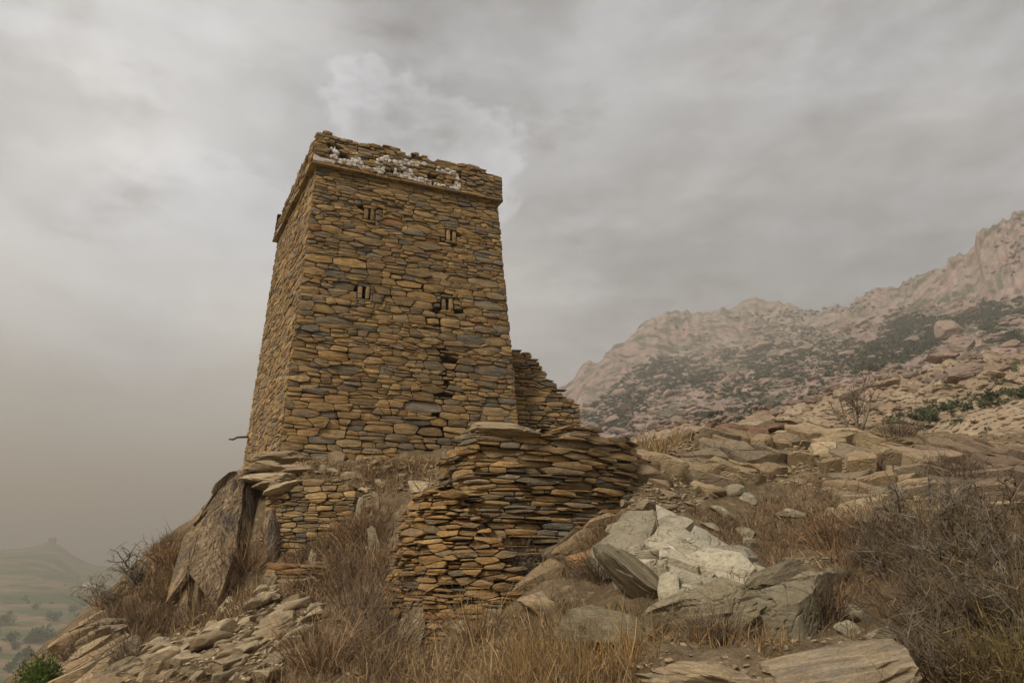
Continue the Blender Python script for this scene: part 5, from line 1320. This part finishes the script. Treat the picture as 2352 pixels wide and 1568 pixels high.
GREEN = [([(1330, 960), (1470, 840), (1600, 810), (1760, 790), (1760, 830), (1560, 900), (1400, 985)], 420, (5, 13)), ([(1560, 880), (1900, 790), (2080, 760), (1950, 880), (1700, 930)], 380, (5, 13)),
         ([(2040, 720), (2110, 690), (2352, 690), (2352, 770), (2250, 730), (2160, 790), (2060, 850), (1960, 860)], 900, (6, 15)), ([(2230, 720), (2352, 700), (2352, 790), (2280, 800)], 240, (6, 14)), ([(1330, 985), (1600, 950), (1900, 900), (1700, 970), (1480, 1010)], 260, (5, 12)),
         ([(1480, 820), (1680, 760), (2000, 745), (1900, 790), (1500, 850)], 220, (4, 10)), ([(1500, 735), (1620, 715), (1900, 710), (2200, 590), (2352, 500), (2352, 640), (2100, 690), (1500, 810)], 170, (4, 9))]
for k, (poly, n, pw) in enumerate(GREEN):
    mb = scrub(poly, int(n * 3.1), pw, 920 + k, (1, 1, 1))
    link('scrub', mb.mesh('scrub'), M_SCRUB, kind='stuff', label='green scrub growing on the hazy mountain', cat='scrub')
mb = scrub([(2050, 960), (2400, 890), (2400, 960), (2150, 1000), (2000, 1000)], 150, (10, 30), 940, (1.3, 1.3, 1.2)); mb2 = scrub([(1850, 960), (2150, 900), (2352, 860), (2400, 1050), (2000, 1010)], 130, (6, 18), 941, (1.9, 1.5, 1.3))
link('scrub', mb.mesh('scrub'), M_SCRUB, kind='stuff', label='low green scrub on the near spur', cat='scrub'); link('scrub', mb2.mesh('scrub'), M_SCRUB, kind='stuff', label='low brownish scrub on the near spur', cat='scrub')
def far_shrub(name, u, v, wp_, hp, lab, seed, group=None, cat='shrub', tint=(1.3, 1.35, 1.1), n=300, mesh=None):
    h, P = far_at([u], [v])
    if not h[0]: return
    p = P[0]; s = (p[1] * CP + p[2] * SP) / 1568
    if mesh is None:
        a = MB(); a.add(*leaf_ball(n, np.random.RandomState(seed), 9, .16, tint)); mesh = a.mesh(name); mesh.materials.append(M_SCRUB)
    o = link(name, mesh, None, None, Vector(p - (0, 0, hp * s * .12)), lab, cat, group); o.scale = (wp_ * s / 2, wp_ * s / 2, hp * s / 1.4); o.rotation_euler = (0, 0, seed * 1.3)
    return mesh
for i, q in enumerate([(2178,900,26,18,'round dark green shrub at the end of the near crest'),(1868,935,24,14,'green shrub at the foot of the near crest'),(2330,845,40,26,'dark green shrub on the crest at the right edge'),(2120,960,60,30,'grey green shrub in the middle of the near spur'),(2330,925,60,34,'green shrub near the right edge of the spur'),
                       (2140,975,50,26,'dull shrub below the grey green one on the spur'),(2260,1015,30,28,'dark dry shrub low on the near spur'),(2335,855,26,22,'yellow green shrub beside the dark one on the crest')]):
    far_shrub('green_shrub', *q, 950 + i)
# valley: trees, the white house and the far fort
r = np.random.RandomState(1001); tm = None
tmesh = []
for k in range(4):
    a = MB(); a.add(*leaf_ball(420, np.random.RandomState(1010 + k), 10, .17, (1.0, 1.35, .9))); m_ = a.mesh('crown'); m_.materials.append(M_SCRUB); tmesh.append(m_)
b = MB(); V, F = tube([(0, 0, -.4), (.02, 0, .2), (0, .03, .6)], [.08, .06, .03], 5); b.add(V, F, (1, 1, 1, 1)); TRK = b.mesh('trunk'); TRK.materials.append(M_TWIG)
spots = [(30, 1480, 44), (95, 1476, 60), (140, 1470, 30), (120, 1430, 40), (60, 1520, 50), (10, 1440, 40), (170, 1410, 34), (80, 1400, 26), (150, 1500, 40), (20, 1545, 40)]
for k in range(95):
    v = 1568 - 230 * r.rand() ** .8; u = r.uniform(-250, 420 - (v - 1330) * 1.2); w_ = np.interp(v, [1320, 1568], [8, 34]) * r.uniform(.6, 1.2); spots.append((u, v, w_))
for k, (u, v, w_) in enumerate(spots):
    h, P = far_at([u], [v])
    if not h[0]: continue
    s = (P[0][1] * CP + P[0][2] * SP) / 1568
    o = link('valley_tree', None, None, None, Vector(P[0]), 'hazy green tree on the valley terraces', 'tree', 'trees of the valley terraces'); o.scale = (w_ * s / 2, w_ * s / 2, w_ * s * .55); o.rotation_euler = (0, 0, k * 1.3)
    for nm, me in (('crown', tmesh[k % 4]), ('trunk', TRK)):
        q = bpy.data.objects.new(nm, me); COL.objects.link(q); q.parent = o
def box(mb, x0, x1, y0, y1, z0, z1):
    V = [(x, y, z) for z in (z0, z1) for x, y in ((x0, y0), (x1, y0), (x1, y1), (x0, y1))]
    F = [(0, 2, 1), (0, 3, 2), (4, 5, 6), (4, 6, 7)]
    for i in range(4): j = (i + 1) % 4; F += [(i, j, j + 4), (i, j + 4, i + 4)]
    mb.add(V, F)
def part(name, boxes, mat, root):
    mb = MB()
    for b in boxes: box(mb, *b)
    me = mb.mesh(name, smooth=False); me.materials.append(mat); o = bpy.data.objects.new(name, me); COL.objects.link(o); o.parent = root; return o
h, P = far_at([206], [1352]); p = P[0]; s = p[1] * 1.06 / 1568
root = link('white_house', None, loc=Vector(p), label='low white house far down in the hazy valley', cat='house')
part('wall', [(-17 * s, 0, 0, 12 * s, -3 * s, 8 * s)], M_WHITE, root); part('side_wing', [(.05 * s, 17 * s, 1 * s, 11 * s, -3 * s, 6.5 * s)], M_WHITE, root)
part('roof_parapet', [(-17.5 * s, .5 * s, -.4 * s, 12.4 * s, 8.02 * s, 9 * s)], M_WHITE, root); part('stair_tower', [(-9 * s, -5 * s, 3 * s, 8 * s, 9.02 * s, 12 * s)], M_WHITE, root)
for x in (-14, -9, -4, 4, 9, 13): part('window', [((x - 1) * s, (x + 1) * s, (-.12 if x < 0 else .88) * s, (.3 if x < 0 else 1.3) * s, 2 * s, 4.5 * s)], M_DARK, root)
a_, e_, _ = aeY((118, 1252, 1)); i = int(np.searchsorted(Ak, a_)); j = int(np.argmax(EF[i][Lk > math.log(1000)])) + int((Lk <= math.log(1000)).sum()); Y = math.exp(Lk[j]); s = Y * 1.04 / 1568
root = link('far_fort', None, loc=Vector((a_ * Y, Y, ZF[i, j] - 2 * s)), label='tiny ruined fort on top of the hazy hill at the far left', cat='fort')
part('keep', [(-6 * s, 1 * s, -4 * s, 4 * s, -3 * s, 13 * s)], M_FORT, root); part('turret', [(3.5 * s, 7 * s, -3 * s, 3 * s, -3 * s, 13.5 * s)], M_FORT, root); part('curtain_wall', [(1.02 * s, 3.48 * s, -2 * s, 2 * s, -3 * s, 10 * s)], M_FORT, root); part('outwork', [(-16 * s, -6.02 * s, -2 * s, 2 * s, -4 * s, 3.5 * s)], M_FORT, root)

# ------------------------------------------------------------------ haze: one even body of dusty air round everything
hm = bpy.data.materials.new('dusty_air'); hm.use_nodes = True; t = NT(hm.node_tree)
vol = t.n('ShaderNodeVolumePrincipled', {'Color': (0.95, 0.86, 0.72, 1), 'Density': 0.0010, 'Anisotropy': 0.15})
t.n('ShaderNodeOutputMaterial', {'Volume': vol.outputs[0]})
mb = MB(); box(mb, -4000, 4000, -4000, 4000, -63, 372)
link('haze', mb.mesh('haze', smooth=False), hm, kind='stuff')
